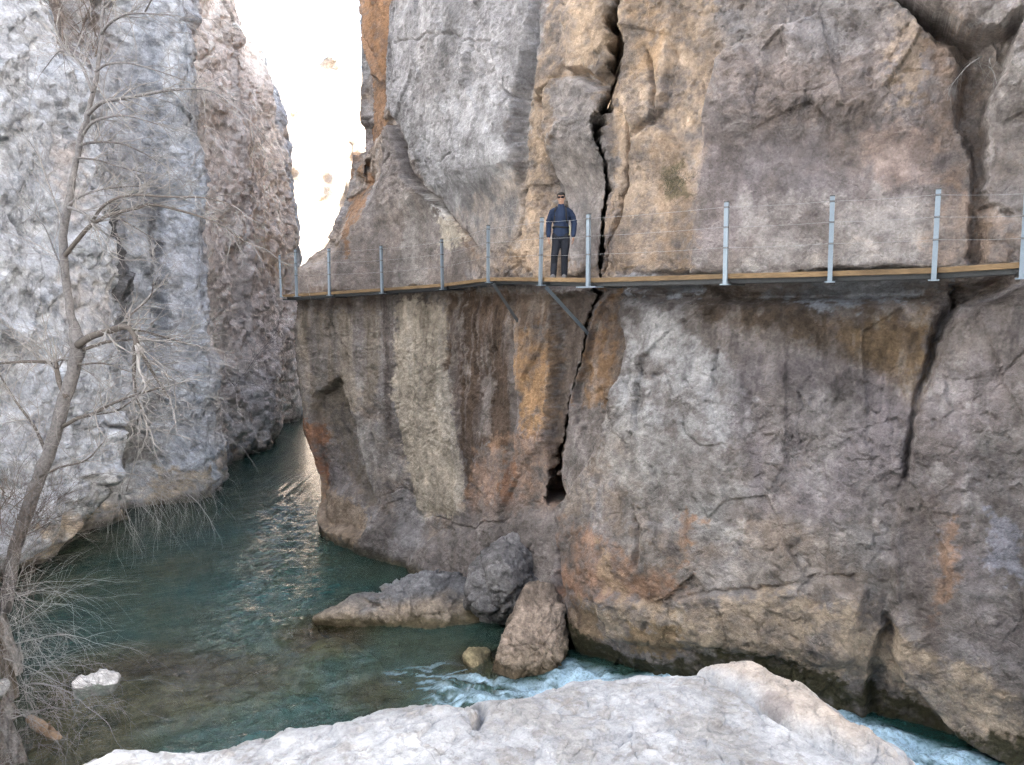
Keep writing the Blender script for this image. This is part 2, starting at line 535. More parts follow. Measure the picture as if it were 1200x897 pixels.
# ---- the right-hand cliff that carries the walkway
def build_right_cliff():
    front = [(1420, 9.6), (1300, 10.9), (1195, 11.7), (1095, 12.3), (973, 13.0), (851, 13.7), (770, 14.5), (700, 15.5),
             (637, 16.8), (574, 18.7), (520, 20.7), (449, 22.4), (387, 23.3)]
    plan = [(70, -30), (40, -16), (22, -4), (14, 3.5), (11, 7.5)] + [xy(*p) for p in front] + \
           [(-6.75, 23.75), (-7.05, 24.6), (-6.9, 26), (-6.2, 28), (-4.6, 31.5), (-3.2, 38), (-3, 48), (0, 56), (10, 60), (40, 62)]
    s = Sheet(plan, -1, 1.6, -8.6, 9.6, 23.0)
    # make sure the normal points to the viewer
    if s.Nd[np.argmin(np.hypot(s.Cd[:, 0] - 3.8, s.Cd[:, 1] - 13.7)), 1] > 0: s.Nd *= -1
    ulim = (s.u_of_px(1295), s.ud[np.argmin(np.abs(s.Cd[:, 1] - 24.6) + np.where(s.Cd[:, 0] < -6, 0, 99))])
    U = lambda px: s.u_of_px(px, ulim[0] - 0.1, ulim[1])
    rows = [-8.6, -7.2, -6.6, -5.6, -4.0, -2.0, -0.4, 0.05, 0.22, 0.5, 0.75, 2.0, 4.0, 7.0, 14, 23]
    cols = {
        'c3': (ulim[1] + 7.0, [0, 0, 0, 0, 0, 0, 0, 0, 0, 0, 0, -.4, -.6, -.6, -.8, -2]),
        'c2': (ulim[1] + 3.0, [0, 0, 0, 0, 0, 0, 0, 0, 0, 0, 0, -1.1, -1.7, -1.6, -1.6, -2.5]),
        'c1': (ulim[1] + 0.2, [-2.6, -2.4, -2.0, -1.0, -.2, 0, 0, 0, 0, 0, 0, -1.7, -3.0, -3.6, -4.0, -5]),
        375: (None, [-.3, -.1, .1, -.1, -.2, -.1, 0, 0, 0, 0, 0, -1.7, -3.0, -3.6, -4.0, -5]),
        400: (None, [.5, .4, .4, .1, 0, 0, 0, 0, 0, 0, 0, -.5, -2.4, -3.0, -3.4, -5]),
        450: (None, [1.0, .9, .8, .5, .2, .05, 0, 0, 0, 0, 0, 0, -.7, -1.0, -1.4, -4]),
        520: (None, [.9, .8, .7, .4, .2, .1, 0, -.05, -.1, -.05, 0, 0, .2, 0, -.5, -3]),
        600: (None, [.4, .4, .4, .3, .1, .05, 0, -.1, -.2, -.1, 0, .1, .2, 0, -.5, -3]),
        650: (None, [.1, .1, .1, .1, 0, -.1, -.2, -.2, -.2, -.1, 0, .1, .1, 0, -.5, -3]),
        700: (None, [.3, .3, .5, .5, .3, .1, 0, 0, -.1, 0, 0, .1, .1, 0, -.5, -3]),
        735: (None, [-.1, 0, .4, .7, .5, .2, -.1, -.3, -.5, -.15, 0, .1, .1, 0, -.5, -3]),
        800: (None, [-.1, .1, .5, .8, .6, .3, -.1, -.4, -.75, -.4, 0, .1, .1, 0, -.5, -3]),
        900: (None, [.0, .2, .5, .8, .7, .35, -.1, -.4, -.75, -.35, 0, .15, .1, -.1, -.6, -3]),
        1000: (None, [.4, .45, .6, .85, .7, .35, -.1, -.4, -.8, -.4, 0, .15, .05, -.2, -.8, -3]),
        1100: (None, [.5, .55, .7, .9, .7, .35, -.1, -.4, -.8, -.4, 0, .1, 0, -.3, -1, -3]),
        1200: (None, [.7, .75, .85, .9, .7, .4, .1, 0, -.2, -.1, 0, 0, -.1, -.4, -1, -3]),
        1420: (None, [0, .2, .5, .7, .7, .5, .3, .2, .1, 0, 0, 0, -.1, -.4, -1, -3]),
    }
    cu = []; tb = []
    for k, (u, t) in cols.items():
        cu.append(U(k) if u is None else u); tb.append(t)
    s.macro(cu, rows, tb)
    s.freeze(ulim[0] - 0.6, ulim[1] + 5)
    s.warp(0.13, 0.8, 0.045, 4.5)
    # ---- blocks and slabs
    s.plate([(1290, 330), (1190, 332), (1150, 345), (1120, 370), (1090, 422), (1074, 470), (1063, 540), (1054, 610), (1047, 700), (1060, 790), (1120, 850), (1290, 930)], 0.5, 0.09)
    s.plate([(729, 340), (729, 420), (733, 442), (719, 482), (700, 530), (674, 572), (659, 602), (656, 690), (690, 765), (1000, 860), (1050, 700), (1060, 540), (1092, 410), (1108, 352), (900, 352)], 0.32, 0.09)
    s.plate([(470, 150), (481, 175), (492, 215), (527, 258), (545, 300), (552, 335), (340, 345), (345, 312), (362, 292), (385, 272), (412, 242), (440, 206), (456, 178)], 0.7, 0.06)
    s.freeze(ulim[0] - 0.6, ulim[1] + 5)
    s.plate([(440, -30), (640, -30), (636, 60), (622, 112), (612, 200), (603, 285), (565, 295), (528, 252), (496, 212), (482, 165), (468, 132), (455, 140), (446, 90)], 0.42, 0.12)
    s.plate([(650, 112), (664, 93), (690, 92), (716, 112), (718, 170), (709, 240), (700, 312), (650, 318), (655, 250), (646, 200), (649, 150)], 0.5, 0.07)
    s.plate([(673, -30), (729, -30), (727, 40), (722, 82), (714, 97), (690, 84), (673, 84), (669, 40)], 0.34, 0.06)
    s.plate([(640, -30), (666, -30), (668, 60), (650, 100), (632, 112), (638, 60)], 0.15, 0.06)
    s.plate([(737, -30), (800, -30), (790, 60), (775, 130), (745, 160), (733, 120), (735, 60)], 0.25, 0.06)
    s.plate([(740, 165), (770, 150), (800, 170), (812, 240), (800, 300), (735, 315), (712, 290), (728, 230)], 0.24, 0.07)
    s.plate([(850, 62), (900, 45), (960, 20), (1050, 10), (1088, 45), (1128, 82), (1136, 200), (1130, 312), (815, 322), (812, 260), (820, 200), (827, 130)], 0.36, 0.06)
    s.plate([(850, 66), (872, 66), (884, 100), (880, 180), (886, 260), (872, 312), (816, 318), (812, 260), (820, 200), (828, 130)], 0.16, 0.10)
    s.plate([(1048, -8), (1090, 26), (1134, 54), (1168, 46), (1195, 22), (1200, -30), (1040, -30)], 0.75, 0.05)
    s.plate([(1290, 10), (1195, 18), (1184, 45), (1166, 110), (1152, 190), (1150, 246), (1200, 262), (1290, 270)], 0.55, 0.07)
    s.plate([(376, 632), (380, 575), (412, 572), (440, 610), (520, 640), (520, 700), (430, 690)], 0.25, 0.15)
    s.plate([(486, 655), (515, 632), (560, 622), (610, 605), (645, 612), (650, 650), (650, 700), (500, 700)], 0.2, 0.2)
    s.plate([(606, 335), (650, 335), (655, 420), (640, 520), (615, 540), (604, 440)], 0.16, 0.16)
    s.plate([(462, 350), (520, 350), (526, 470), (545, 600), (490, 600), (470, 500)], 0.10, 0.15)
    s.plate([(366, 470), (398, 446), (408, 480), (424, 540), (443, 598), (424, 625), (384, 618), (378, 560), (364, 505)], -0.45, 0.10)
    s.plate([(627, 119), (647, 117), (650, 127), (630, 129)], -0.6, 0.05)
    s.plate([(640, 566), (652, 552), (658, 580), (648, 602), (640, 590)], -0.9, 0.05)
    s.plate([(604, 340), (606, 460), (600, 530), (594, 530), (599, 460), (597, 340)], -0.12, 0.05)
    s.plate([(640, 240), (652, 235), (656, 318), (640, 318)], -0.3, 0.08)
    s.plate([(1112, 338), (1195, 330), (1150, 350), (1116, 372)], -0.5, 0.08)
    # hanging lower lips and hollows of the wet foot
    s.plate([(700, 690), (760, 715), (800, 700), (850, 690), (905, 690), (960, 670), (1010, 690), (1000, 780), (850, 760), (720, 745)], 0.18, 0.12)
    s.plate([(780, 335), (725, 335), (722, 326), (800, 326), (822, 338)], 0.22, 0.06)
    s.plate([(652, 345), (702, 335), (690, 385), (676, 440), (664, 500), (655, 545), (640, 560), (640, 500), (650, 420)], -0.3, 0.07)
    s.plate([(703, 335), (728, 335), (729, 430), (716, 480), (690, 500), (672, 500), (680, 440), (692, 390)], -0.22, 0.06)
    # ---- fractures
    g = s.groove
    s.fissure([(733, -30), (729, 50), (723, 95), (716, 140), (709, 200), (704, 260), (700, 325)], .048, 1.2)
    g([(736, 140), (730, 200), (722, 245), (712, 285), (706, 320)], .045, .5)
    s.fissure([(690, 330), (677, 385), (664, 440), (651, 500), (643, 545), (638, 592)], .060, 1.4)
    s.fissure([(642, 556), (639, 575), (640, 592)], .11, 1.4)
    g([(649, 585), (653, 640), (656, 690)], .12, 1.0, False)
    g([(668, -30), (670, 40), (672, 92)], .04, .35)
    g([(640, -30), (635, 60), (622, 112), (612, 200), (605, 280)], .06, .3)
    g([(648, 95), (649, 150), (646, 200), (655, 260)], .04, .3)
    g([(600, 98), (612, 110), (624, 118)], .04, .25)
    g([(520, 190), (533, 191), (546, 184)], .03, .15)
    g([(440, 215), (455, 180), (470, 150)], .04, .15)
    g([(480, 170), (494, 214), (528, 254), (560, 293)], .10, .3)
    g([(1046, -12), (1090, 32), (1136, 60)], .10, .7)
    g([(1142, 62), (1144, 150), (1140, 230), (1137, 300)], .20, .45, False)
    g([(1195, 335), (1120, 366), (1088, 425), (1070, 490), (1060, 560)], .07, .4)
    g([(1144, 246), (1165, 248), (1186, 262)], .05, .35)
    g([(733, 415), (747, 428), (753, 446)], .018, .08)
    g([(778, 440), (797, 478), (806, 512), (822, 526), (842, 518), (862, 527)], .014, .06)
    g([(800, 704), (850, 690), (905, 692), (960, 672), (1000, 672)], .055, .16)
    g([(735, 598), (746, 640), (742, 670)], .05, .14)
    g([(452, 580), (470, 572), (486, 580)], .02, .08)
    g([(497, 608), (560, 618), (600, 606)], .03, .12)
    g([(470, 480), (478, 500), (472, 505)], .02, .06)
    g([(745, 225), (760, 240), (790, 235)], .03, .12)
    g([(760, 60), (770, 110), (762, 150)], .04, .2)
    g([(870, 90), (930, 120), (990, 100)], .014, .04)
    g([(900, 230), (960, 200), (1020, 170)], .012, .03)
    g([(470, 60), (540, 40), (600, 60)], .04, .08)
    g([(430, 120), (434, 200), (428, 250)], .05, .2)
    g([(446, -30), (447, 60), (452, 140)], .10, .3)
    W = s.world()
    # ---- breakage at all sizes
    rough = 0.55 + 0.45 * sstep(-0.5, 0.5, fbm(W, 0.35, 3, off=50))
    rough = np.where(s.Z < 0.4, rough * 0.75, rough)
    f1, e1 = facets(W, 0.8, 11.0, 1, 1, 0.55)
    s.H += 0.14 * rough * f1
    cm = sstep(.0, .5, fbm(W, .7, 3, off=66))
    wv = np.stack([fbm(W, 1.5, 3, off=o) for o in (1, 2, 3)], -1)
    f2, e2 = facets(W + 0.18 * wv, 2.2, 40.0, 1, 1, 0.7)
    s.H += 0.040 * rough * f2 - 0.03 * cm * np.exp(-(e2 / 0.028) ** 2)
    s.H += 0.055 * fbm(W, 0.6, 4, off=70) + 0.012 * rough * ridged(W, 2.2, 4, 0.55, off=14)
    s.H += 0.016 * rough * fbm(W, 7.0, 4, 0.65, off=81)
    for sc, am, of in ((0.55, .075, 300), (1.3, .05, 310), (3.2, .022, 320)):      # flaked-off shells with sharp rims
        q = fbm(W + .12 / sc * wv, sc, 4, .55, off=of, sz=.8) * 2.4
        fl = np.floor(q); s.H += am * rough * (fl + sstep(.90, 1.0, q - fl) + .15 * (q - fl)) * .55
    pit = fbm(W, 3.4, 3, off=91)
    s.H -= 0.07 * rough * sstep(0.42, 0.8, pit)
    # the walkway was bolted on where the face stands back: nothing juts into it
    wz = sstep(.25, .55, s.Z) * sstep(3.6, 2.3, s.Z)
    s.H = s.H - wz * (np.maximum(s.H - .02, 0) * .9)
    (up, zp), = s.uz([(665, 300)])
    s.H -= .30 * np.exp(-((s.U - up) / .9) ** 2) * wz
    # ---- colours
    n_big = fbm(W, 0.32, 4, off=120); n_mid = fbm(W, 1.2, 5, 0.6, off=140); n_f = fbm(W, 4.0, 4, 0.65, off=160)
    stk = fbm(W, 1.6, 4, 0.6, off=180, sz=0.12)
    C = np.empty(s.shape + (3,), np.float32); C[:] = GREY
    C = lerp_col(C, GREYB, 0.7 * sstep(-.2, .5, n_mid))
    C = lerp_col(C, BEIGE, 0.32 * sstep(0.05, .6, n_big + 0.4 * n_f))
    C = lerp_col(C, PURP, 0.6 * sstep(.1, .6, -n_big + 0.3 * n_mid))
    s.rag = (.16 * n_f + .12 * n_mid + .10 * fbm(W, 11, 3, .65, off=410)).astype(np.float32)
    scar = fbm(W, 1.9, 5, 0.7, off=230)
    C = lerp_col(C, PALE, 0.5 * sstep(0.42, 0.62, scar))
    s.H -= 0.012 * sstep(0.42, 0.55, scar)
    s.C3 = C
    s.freeze(ulim[0] - 0.6, ulim[1] + 5)
    tx = np.clip(0.75 + 0.7 * n_mid + 0.5 * n_f, 0, 1)
    ts = np.clip(0.7 + 1.1 * stk, 0, 1)
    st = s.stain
    st([(640, -30), (737, -30), (735, 60), (728, 130), (708, 240), (700, 325), (590, 325), (604, 220), (612, 180), (622, 112), (636, 60)], TAN, .85, .15, tx)
    st([(690, 250), (660, 250), (660, 330), (700, 330)], PURP, .5, .2)
    st([(650, 108), (664, 92), (690, 92), (716, 110), (718, 190), (709, 240), (700, 312), (655, 300), (655, 250), (646, 200), (649, 150)], GREYB, .8, .08)
    st([(737, -30), (830, -30), (848, 66), (826, 130), (814, 260), (808, 315), (706, 320), (716, 230), (728, 130)], TAN, .75, .15, tx)
    st([(760, 170), (800, 165), (812, 240), (806, 300), (770, 300), (775, 220)], BROWN, .45, .15, tx)
    st([(745, -30), (800, -30), (770, 90), (745, 90)], OCHRE, .4, .2, tx)
    st([(780, 195), (798, 195), (800, 228), (785, 230)], (0.07, 0.07, 0.045), .6, .12)
    st([(445, -30), (640, -30), (636, 60), (622, 112), (612, 200), (603, 285), (565, 295), (528, 252), (490, 200), (460, 130), (448, 60)], (0.345, 0.34, 0.345), .75, .15)
    st([(470, 150), (560, 100), (600, 130), (590, 210), (520, 230), (485, 190)], (0.43, 0.425, 0.43), .6, .4, tx)
    st([(565, 215), (608, 200), (604, 325), (560, 325), (545, 300), (520, 262)], BEIGE, .35, .2, tx)
    st([(490, 165), (500, 215), (530, 258), (560, 300), (520, 265), (485, 220)], BROWN, .45, .12, tx)
    st([(350, 345), (385, 300), (412, 275), (445, 212), (470, 152), (492, 215), (545, 300), (552, 340)], GREY, .7, .1)
    st([(470, 225), (505, 235), (512, 290), (505, 340), (462, 340), (470, 280)], PALE, .6, .12, ts)
    st([(490, 215), (528, 256), (524, 262), (486, 222)], WHITE, .9, .05)  # fin rim: white crystals plus painted light on its top edge
    st([(515, 255), (530, 258), (545, 275), (538, 288), (518, 282)], (0.50, 0.45, 0.38), .8, .06)
    st([(405, -30), (437, -30), (443, 60), (446, 140), (440, 205), (420, 255), (404, 295)], (0.27, 0.165, 0.105), .85, .1, tx)
    s.C3 = lerp_col(s.C3, (0.29, 0.18, 0.115), .85 * sstep(ulim[1] - .1, ulim[1] + .7, s.Uw) * sstep(.6, 1.6, s.Z) * np.clip(tx + .2, 0, 1))
    st([(850, 66), (960, 20), (1050, 14), (1090, 45), (1128, 90), (1130, 240), (1000, 260), (815, 300), (820, 190), (828, 130)], PURP, .55, .2)
    st([(950, -10), (1050, 0), (1060, 30), (1010, 50), (960, 30)], PALE, .5, .2, tx)
    st([(830, 20), (930, 10), (1010, 40), (990, 70), (900, 70), (850, 70)], GREYB, .5, .25, tx)
    st([(1040, 5), (1085, 38), (1080, 90), (1062, 120), (1050, 60)], TAN, .55, .12, tx)
    st([(1088, 42), (1140, 62), (1150, 200), (1138, 235), (1095, 230), (1080, 150), (1100, 90)], BROWN, .6, .25, tx)
    st([(1018, 150), (1095, 140), (1100, 215), (1040, 225), (1015, 190)], (0.42, 0.33, 0.29), .55, .2, ts)
    st([(820, 200), (890, 160), (960, 170), (1000, 230), (870, 250)], (0.20, 0.185, 0.195), .45, .25, ts)
    st([(870, 232), (960, 228), (1100, 232), (1130, 270), (1060, 310), (880, 312)], PALE, .45, .2, tx)
    st([(1100, 220), (1150, 240), (1190, 275), (1180, 310), (1090, 310)], (0.34, 0.26, 0.21), .6, .2, tx)
    st([(1190, 20), (1290, 10), (1290, 260), (1200, 262), (1152, 246), (1152, 190), (1166, 110)], GREYB, .6, .12, tx)
    st([(1168, 60), (1200, 40), (1200, 105), (1175, 112)], PALE, .5, .15)
    # below the walkway: seepage stains, plus deck shade painted as dark top bands
    st([(350, 340), (610, 340), (606, 366), (350, 362)], (0.11, .08, .06), .7, .2, np.clip(ts + .2, 0, 1))  # brown band, partly painted shade of the deck above
    st([(352, 365), (448, 365), (440, 480), (400, 480), (352, 490)], (0.31, 0.265, 0.215), .7, .2, ts)
    st([(448, 345), (463, 345), (462, 420), (457, 500), (450, 500), (450, 430)], (0.13, .11, .10), .85, .10)
    st([(463, 352), (521, 352), (526, 440), (546, 600), (490, 610), (470, 520), (462, 450)], (0.52, 0.46, 0.385), .88, .10)
    st([(508, 430), (523, 430), (536, 500), (545, 570), (540, 600), (525, 520), (512, 480)], (0.56, .51, .45), .7, .08)
    st([(521, 345), (604, 345), (604, 470), (598, 530), (575, 520), (562, 530), (548, 580), (536, 500), (524, 430)], (0.105, 0.076, 0.058), .92, .10, np.clip(ts + .25, 0, 1))
    st([(538, 370), (547, 370), (548, 440), (540, 440)], GREY, .5, .06)
    st([(565, 440), (580, 440), (575, 510), (566, 510)], GREY, .55, .08)
    st([(604, 388), (652, 376), (651, 430), (643, 502), (612, 508), (603, 455)], (0.42, 0.275, 0.165), .85, .14, tx)
    st([(604, 345), (652, 345), (652, 385), (606, 392)], BROWN, .7, .12)
    st([(556, 530), (600, 505), (645, 505), (652, 600), (560, 612), (545, 590)], (0.35, 0.235, 0.17), .65, .25, tx)
    st([(590, 540), (600, 540), (602, 600), (590, 600)], RUST, .5, .1)
    st([(545, 600), (600, 590), (650, 600), (650, 690), (490, 700), (487, 650)], GREY, .7, .15)
    st([(652, 340), (700, 340), (688, 388), (670, 450), (655, 530), (640, 560), (640, 500), (652, 420)], (0.155, 0.125, 0.105), .8, .07)
    st([(702, 338), (728, 338), (730, 425), (718, 470), (690, 480), (678, 470), (692, 395)], (0.24, 0.15, 0.085), .8, .07, tx)
    st([(675, 480), (715, 480), (700, 530), (670, 575), (655, 600), (658, 540)], GREY, .6, .12)
    st([(360, 480), (385, 500), (384, 590), (356, 595)], RUST, .75, .12, tx)
    st([(385, 560), (430, 600), (420, 640), (378, 625)], BEIGE, .6, .15)
    st([(384, 470), (450, 500), (470, 560), (430, 590), (400, 520)], (0.36, .335, .31), .6, .2, tx)
    st([(362, 440), (402, 440), (420, 540), (440, 590), (425, 590), (400, 540), (380, 480)], (0.17, .14, .11), .6, .12, tx)
    st([(376, 622), (435, 652), (500, 674), (500, 700), (420, 690), (370, 650)], TAN, .6, .1)
    st([(455, 575), (480, 570), (495, 600), (490, 640), (460, 640)], GREYB, .7, .12)
    st([(733, 350), (790, 362), (850, 420), (880, 470), (866, 525), (800, 510), (740, 480), (722, 445), (731, 420)], (0.47, 0.465, 0.465), .8, .22, tx)
    st([(722, 480), (860, 525), (880, 580), (850, 640), (760, 600), (700, 540)], (0.36, 0.35, 0.335), .6, .25, tx)
    st([(800, 335), (1112, 335), (1090, 415), (1060, 460), (1000, 430), (900, 395), (830, 380)], (0.115, 0.088, 0.066), .9, .28, np.clip(ts + .25, 0, 1))  # shadow beneath the deck, painted as a dark brown wedge
    st([(728, 334), (1112, 334), (1108, 358), (900, 362), (732, 350)], (0.07, 0.058, 0.05), .75, .16, np.clip(tx + .1, 0, 1))  # deepest deck shade, painted along the notch
    st([(985, 380), (1095, 370), (1070, 470), (1020, 450)], (0.22, 0.16, 0.10), .5, .2, tx)
    st([(860, 400), (1050, 440), (1050, 580), (980, 620), (890, 600), (860, 520)], (0.195, 0.175, 0.178), .85, .3, np.clip(ts + .2, 0, 1))
    st([(925, 470), (1000, 460), (1010, 490), (960, 520), (925, 500)], PALE, .4, .2, tx)
    st([(745, 655), (900, 650), (1000, 620), (1040, 680), (960, 690), (850, 700), (770, 705)], (0.33, 0.305, 0.285), .6, .25, tx)
    st([(656, 610), (690, 620), (715, 640), (760, 660), (800, 660), (802, 695), (770, 715), (720, 700), (690, 700), (660, 700)], (0.33, 0.20, 0.135), .72, .25, tx)
    st([(700, 640), (720, 650), (735, 700), (712, 690)], BEIGE, .7, .1)
    st([(800, 600), (812, 610), (808, 660), (796, 690), (786, 685), (798, 650)], ORANGE, .5, .12, ts)
    st([(1105, 640), (1126, 615), (1124, 680), (1108, 735), (1098, 735), (1106, 690)], (0.37, 0.235, 0.155), .65, .13, ts)
    st([(1125, 540), (1160, 520), (1200, 520), (1200, 640), (1150, 640)], GREYB, .5, .2, tx)
    st([(1150, 590), (1200, 620), (1200, 690), (1165, 660)], (0.38, 0.38, 0.42), .8, .1)
    st([(1060, 580), (1110, 560), (1100, 700), (1120, 800), (1050, 780), (1045, 690)], (0.175, 0.145, 0.13), .7, .2, ts)
    st([(680, 705), (800, 712), (900, 692), (1000, 715), (1100, 770), (1290, 830), (1290, 905), (1100, 840), (1000, 800), (880, 770), (760, 765), (680, 745)], (0.47, 0.385, 0.30), .8, .18, tx)
    st([(668, 700), (700, 720), (712, 760), (680, 770), (664, 740)], (0.20, 0.135, 0.08), .6, .12)
    st([(735, 730), (790, 735), (800, 765), (745, 768)], (0.27, 0.19, 0.11), .6, .1)
    # water-line darkening of the left foot is algae
    wl = sstep(-6.85, -7.15, s.Z + 0.08 * n_mid)
    s.C3 = lerp_col(s.C3, (0.06, 0.055, 0.035), 0.8 * wl)
    # narrow drip streaks under the deck
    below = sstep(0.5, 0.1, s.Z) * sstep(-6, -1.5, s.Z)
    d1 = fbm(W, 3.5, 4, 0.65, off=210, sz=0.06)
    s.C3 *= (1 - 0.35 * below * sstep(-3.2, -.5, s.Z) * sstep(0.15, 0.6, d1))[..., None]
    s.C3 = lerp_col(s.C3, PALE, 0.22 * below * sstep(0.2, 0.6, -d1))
    lum = s.C3.mean(-1, keepdims=True); s.C3 = np.clip(lum + (s.C3 - lum) * 1.25, .012, 1)
    # mineral mottling
    s.C3 *= np.clip(1 + 0.28 * n_mid + 0.20 * n_f, 0.5, 1.5)[..., None]
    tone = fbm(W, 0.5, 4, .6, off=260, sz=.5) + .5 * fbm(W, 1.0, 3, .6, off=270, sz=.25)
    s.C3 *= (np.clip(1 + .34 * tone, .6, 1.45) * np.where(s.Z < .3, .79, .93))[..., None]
    st([(735, 326), (805, 324), (822, 346), (800, 350), (740, 342)], (0.34, 0.37, 0.41), .6, .1, tx)  # blue-lit rock in the notch, its light painted into the colour
    st([(895, 328), (1110, 326), (1105, 352), (1000, 362), (900, 346)], (0.33, 0.36, 0.40), .6, .12, tx)  # second blue-lit patch under the deck, also painted light
    st([(664, 716), (690, 752), (760, 776), (850, 768), (905, 768), (1000, 800), (1100, 836), (1200, 868), (1290, 900), (1290, 990), (1000, 905), (850, 850), (664, 810)], MOSS, .97, .13, np.clip(1.0 + 0.6 * n_f + .3 * n_mid, 0, 1))
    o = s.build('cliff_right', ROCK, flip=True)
    tag(o, 'tall grey and tan limestone cliff with rust streaks carrying the walkway', 'cliff', kind='structure')
    return s


def build_left_cliff():
    plan = [(34, -34), (16, -29), (2, -26), (-9, -22), (-15, -13), (-15.5, -2), (-14.2, 9), (-13.8, 15), (-13.2, 19), (-12.6, 21.5), (-11.9, 23.2), (-12.5, 24.8), (-13.0, 26.4),  # first points: unseen wall behind the eye, added to block low sky light
            (-12.3, 27.4), (-11.3, 28.1), (-11.3, 29.2), (-13.1, 33.2), (-13.2, 36.3), (-12.5, 38.7), (-12.7, 40.5), (-13.8, 45), (-13.7, 48.2), (-14.6, 52), (-20, 57), (-45, 62)]
    s = Sheet(plan, 1, 1.9, -8.6, 20.0, 29.0, smooth=1.0, zstep=.026)
    if s.Nd[np.argmin(np.hypot(s.Cd[:, 0] + 13.2, s.Cd[:, 1] - 19)), 0] < 0: s.Nd *= -1
    uy = lambda y: s.ud[np.argmin(np.abs(s.Cd[:, 1] - y))]
    rows = [-8.6, -7.2, -6.3, -5.0, -3.5, -2, 0, 3, 6, 12.6, 20, 34]
    s.macro([uy(0), uy(17), uy(20), uy(22.5), uy(23.4), uy(25.5), uy(28), uy(33), uy(39), uy(44), uy(48), uy(57)], rows, [
        [0, 0, 0, 0, 0, 0, 0, 0, -.3, -1, -2, -5],
        [0, .2, .4, .4, .3, .1, 0, 0, -.3, -1, -2, -5],
        [-.8, -.6, .5, .7, .6, .3, 0, 0, -.3, -1, -2.2, -5],
        [-2.0, -1.8, -.9, .5, .7, .5, .1, 0, -.3, -1, -2.4, -5],
        [-2.4, -2.2, -1.6, -.3, .5, .4, .1, 0, -.3, -1, -2.4, -5],
        [-.6, -.5, -.4, -.2, 0, 0, 0, 0, -.2, -1, -2.6, -5],
        [.2, .2, .15, 0, 0, 0, 0, 0, -.2, -1, -2.8, -5.5],
        [0, 0, 0, 0, 0, 0, 0, 0, -.2, -1, -3, -6],
        [0, 0, .2, .3, .1, -.2, -.6, -.6, -.6, -1, -3, -6],
        [-.5, -.5, -.3, 0, 0, 0, 0, 0, -.2, -1, -3, -6],
        [0, 0, 0, 0, 0, 0, 0, 0, -.1, -.9, -3.2, -6.5],
        [0, 0, 0, 0, 0, 0, 0, 0, 0, -1, -3, -6]])
    s.freeze(uy(14), uy(49.5))
    s.warp(0.3, 0.5, 0.09, 2.4)
    s.plate([(188, -20), (250, -20), (246, 200), (240, 330), (246, 420), (246, 600), (192, 600), (190, 400), (184, 200)], 0.35, 0.25)
    s.plate([(66, -20), (130, -20), (122, 60), (100, 85), (72, 50)], -0.7, 0.25)
    s.plate([(246, 420), (300, 420), (322, 510), (318, 560), (250, 570)], 0.3, 0.3)
    s.plate([(270, 300), (292, 280), (290, 380), (268, 380)], -0.35, 0.25)
    s.plate([(40, 590), (90, 560), (150, 545), (160, 575), (110, 640), (40, 690)], 0.15, 0.15)
    s.plate([(0, 160), (20, 165), (5, 200), (0, 200)], -0.4, 0.1)
    for pts in ([(250, 60), (245, 160), (250, 250), (240, 330)], [(290, 150), (297, 220), (305, 300), (318, 380), (322, 480)], [(186, 200), (188, 330), (190, 450)],
                [(310, 200), (312, 250), (330, 330)], [(270, 250), (275, 330), (270, 420)], [(215, 30), (232, 60), (240, 120)]):
        s.groove(pts, 0.14, 0.5)
    for pts in ([(80, 580), (110, 568), (150, 572)], [(60, 470), (120, 500), (170, 490)], [(20, 250), (60, 300), (50, 360)], [(110, 200), (140, 260), (120, 320)],
                [(150, 430), (165, 480), (150, 540)]):
        s.groove(pts, 0.08, 0.3)
    W = s.world()
    f1, e1 = facets(W, 0.55, 3.0, 1, 1, 0.5)
    far = sstep(24, 34, W[..., 1])
    fv, ev = facets(W + .3 * np.stack([fbm(W, .5, 2, off=o) for o in (5, 6, 7)], -1), .55, 13.0, 1, 1, .16)
    s.H += 0.28 * f1 * (1 - .8 * far) + .24 * far * fv - .12 * far * np.exp(-(ev / .08) ** 2) - .35 * sstep(21, 24, W[..., 1]) * sstep(36, 30, W[..., 1])
    wv = np.stack([fbm(W, 0.8, 3, off=o) for o in (1, 2, 3)], -1)
    f2, e2 = facets(W + 0.35 * wv, 1.2, 20.0, 1, 1, 0.6)
    s.H += 0.045 * (1 - .6 * far) * f2 - 0.04 * np.exp(-(e2 / 0.05) ** 2)
    s.H += 0.3 * fbm(W, 0.35, 4, off=7) + 0.05 * ridged(W, 0.9, 4, 0.55, off=17) - 0.1
    s.H += 0.12 * far * (ridged(W, 0.45, 4, 0.5, off=27, sz=0.12) - .8) + 0.035 * fbm(W, 3.0, 5, 0.66, off=31)
    for sc, am, of in ((0.35, .20, 300), (0.8, .075, 310), (2.0, .03, 320)):
        q = fbm(W + .12 / sc * wv, sc, 4, .55, off=of, sz=.7) * 2.4
        fl = np.floor(q); s.H += am * (fl + sstep(.82, 1.0, q - fl)) * .55
    s.H -= 0.10 * sstep(0.42, 0.8, fbm(W, 1.8, 3, off=41))
    n_big = fbm(W, 0.2, 4, off=50); n_mid = fbm(W, 0.8, 5, 0.62, off=60); n_f = fbm(W, 3.0, 4, 0.65, off=70)
    stk = fbm(W, 0.9, 4, 0.6, off=80, sz=0.12)
    C = np.empty(s.shape + (3,), np.float32); C[:] = (0.47, 0.50, 0.555)
    C = lerp_col(C, (0.36, 0.375, 0.41), 0.75 * sstep(0.05, .5, n_mid))
    C = lerp_col(C, (0.66, 0.68, 0.71), 0.6 * sstep(0.1, .5, -n_mid + .3 * n_f))
    s.C3 = C; s.rag = (.25 * n_f + .2 * n_mid).astype(np.float32)
    s.freeze(uy(14), uy(49.5))
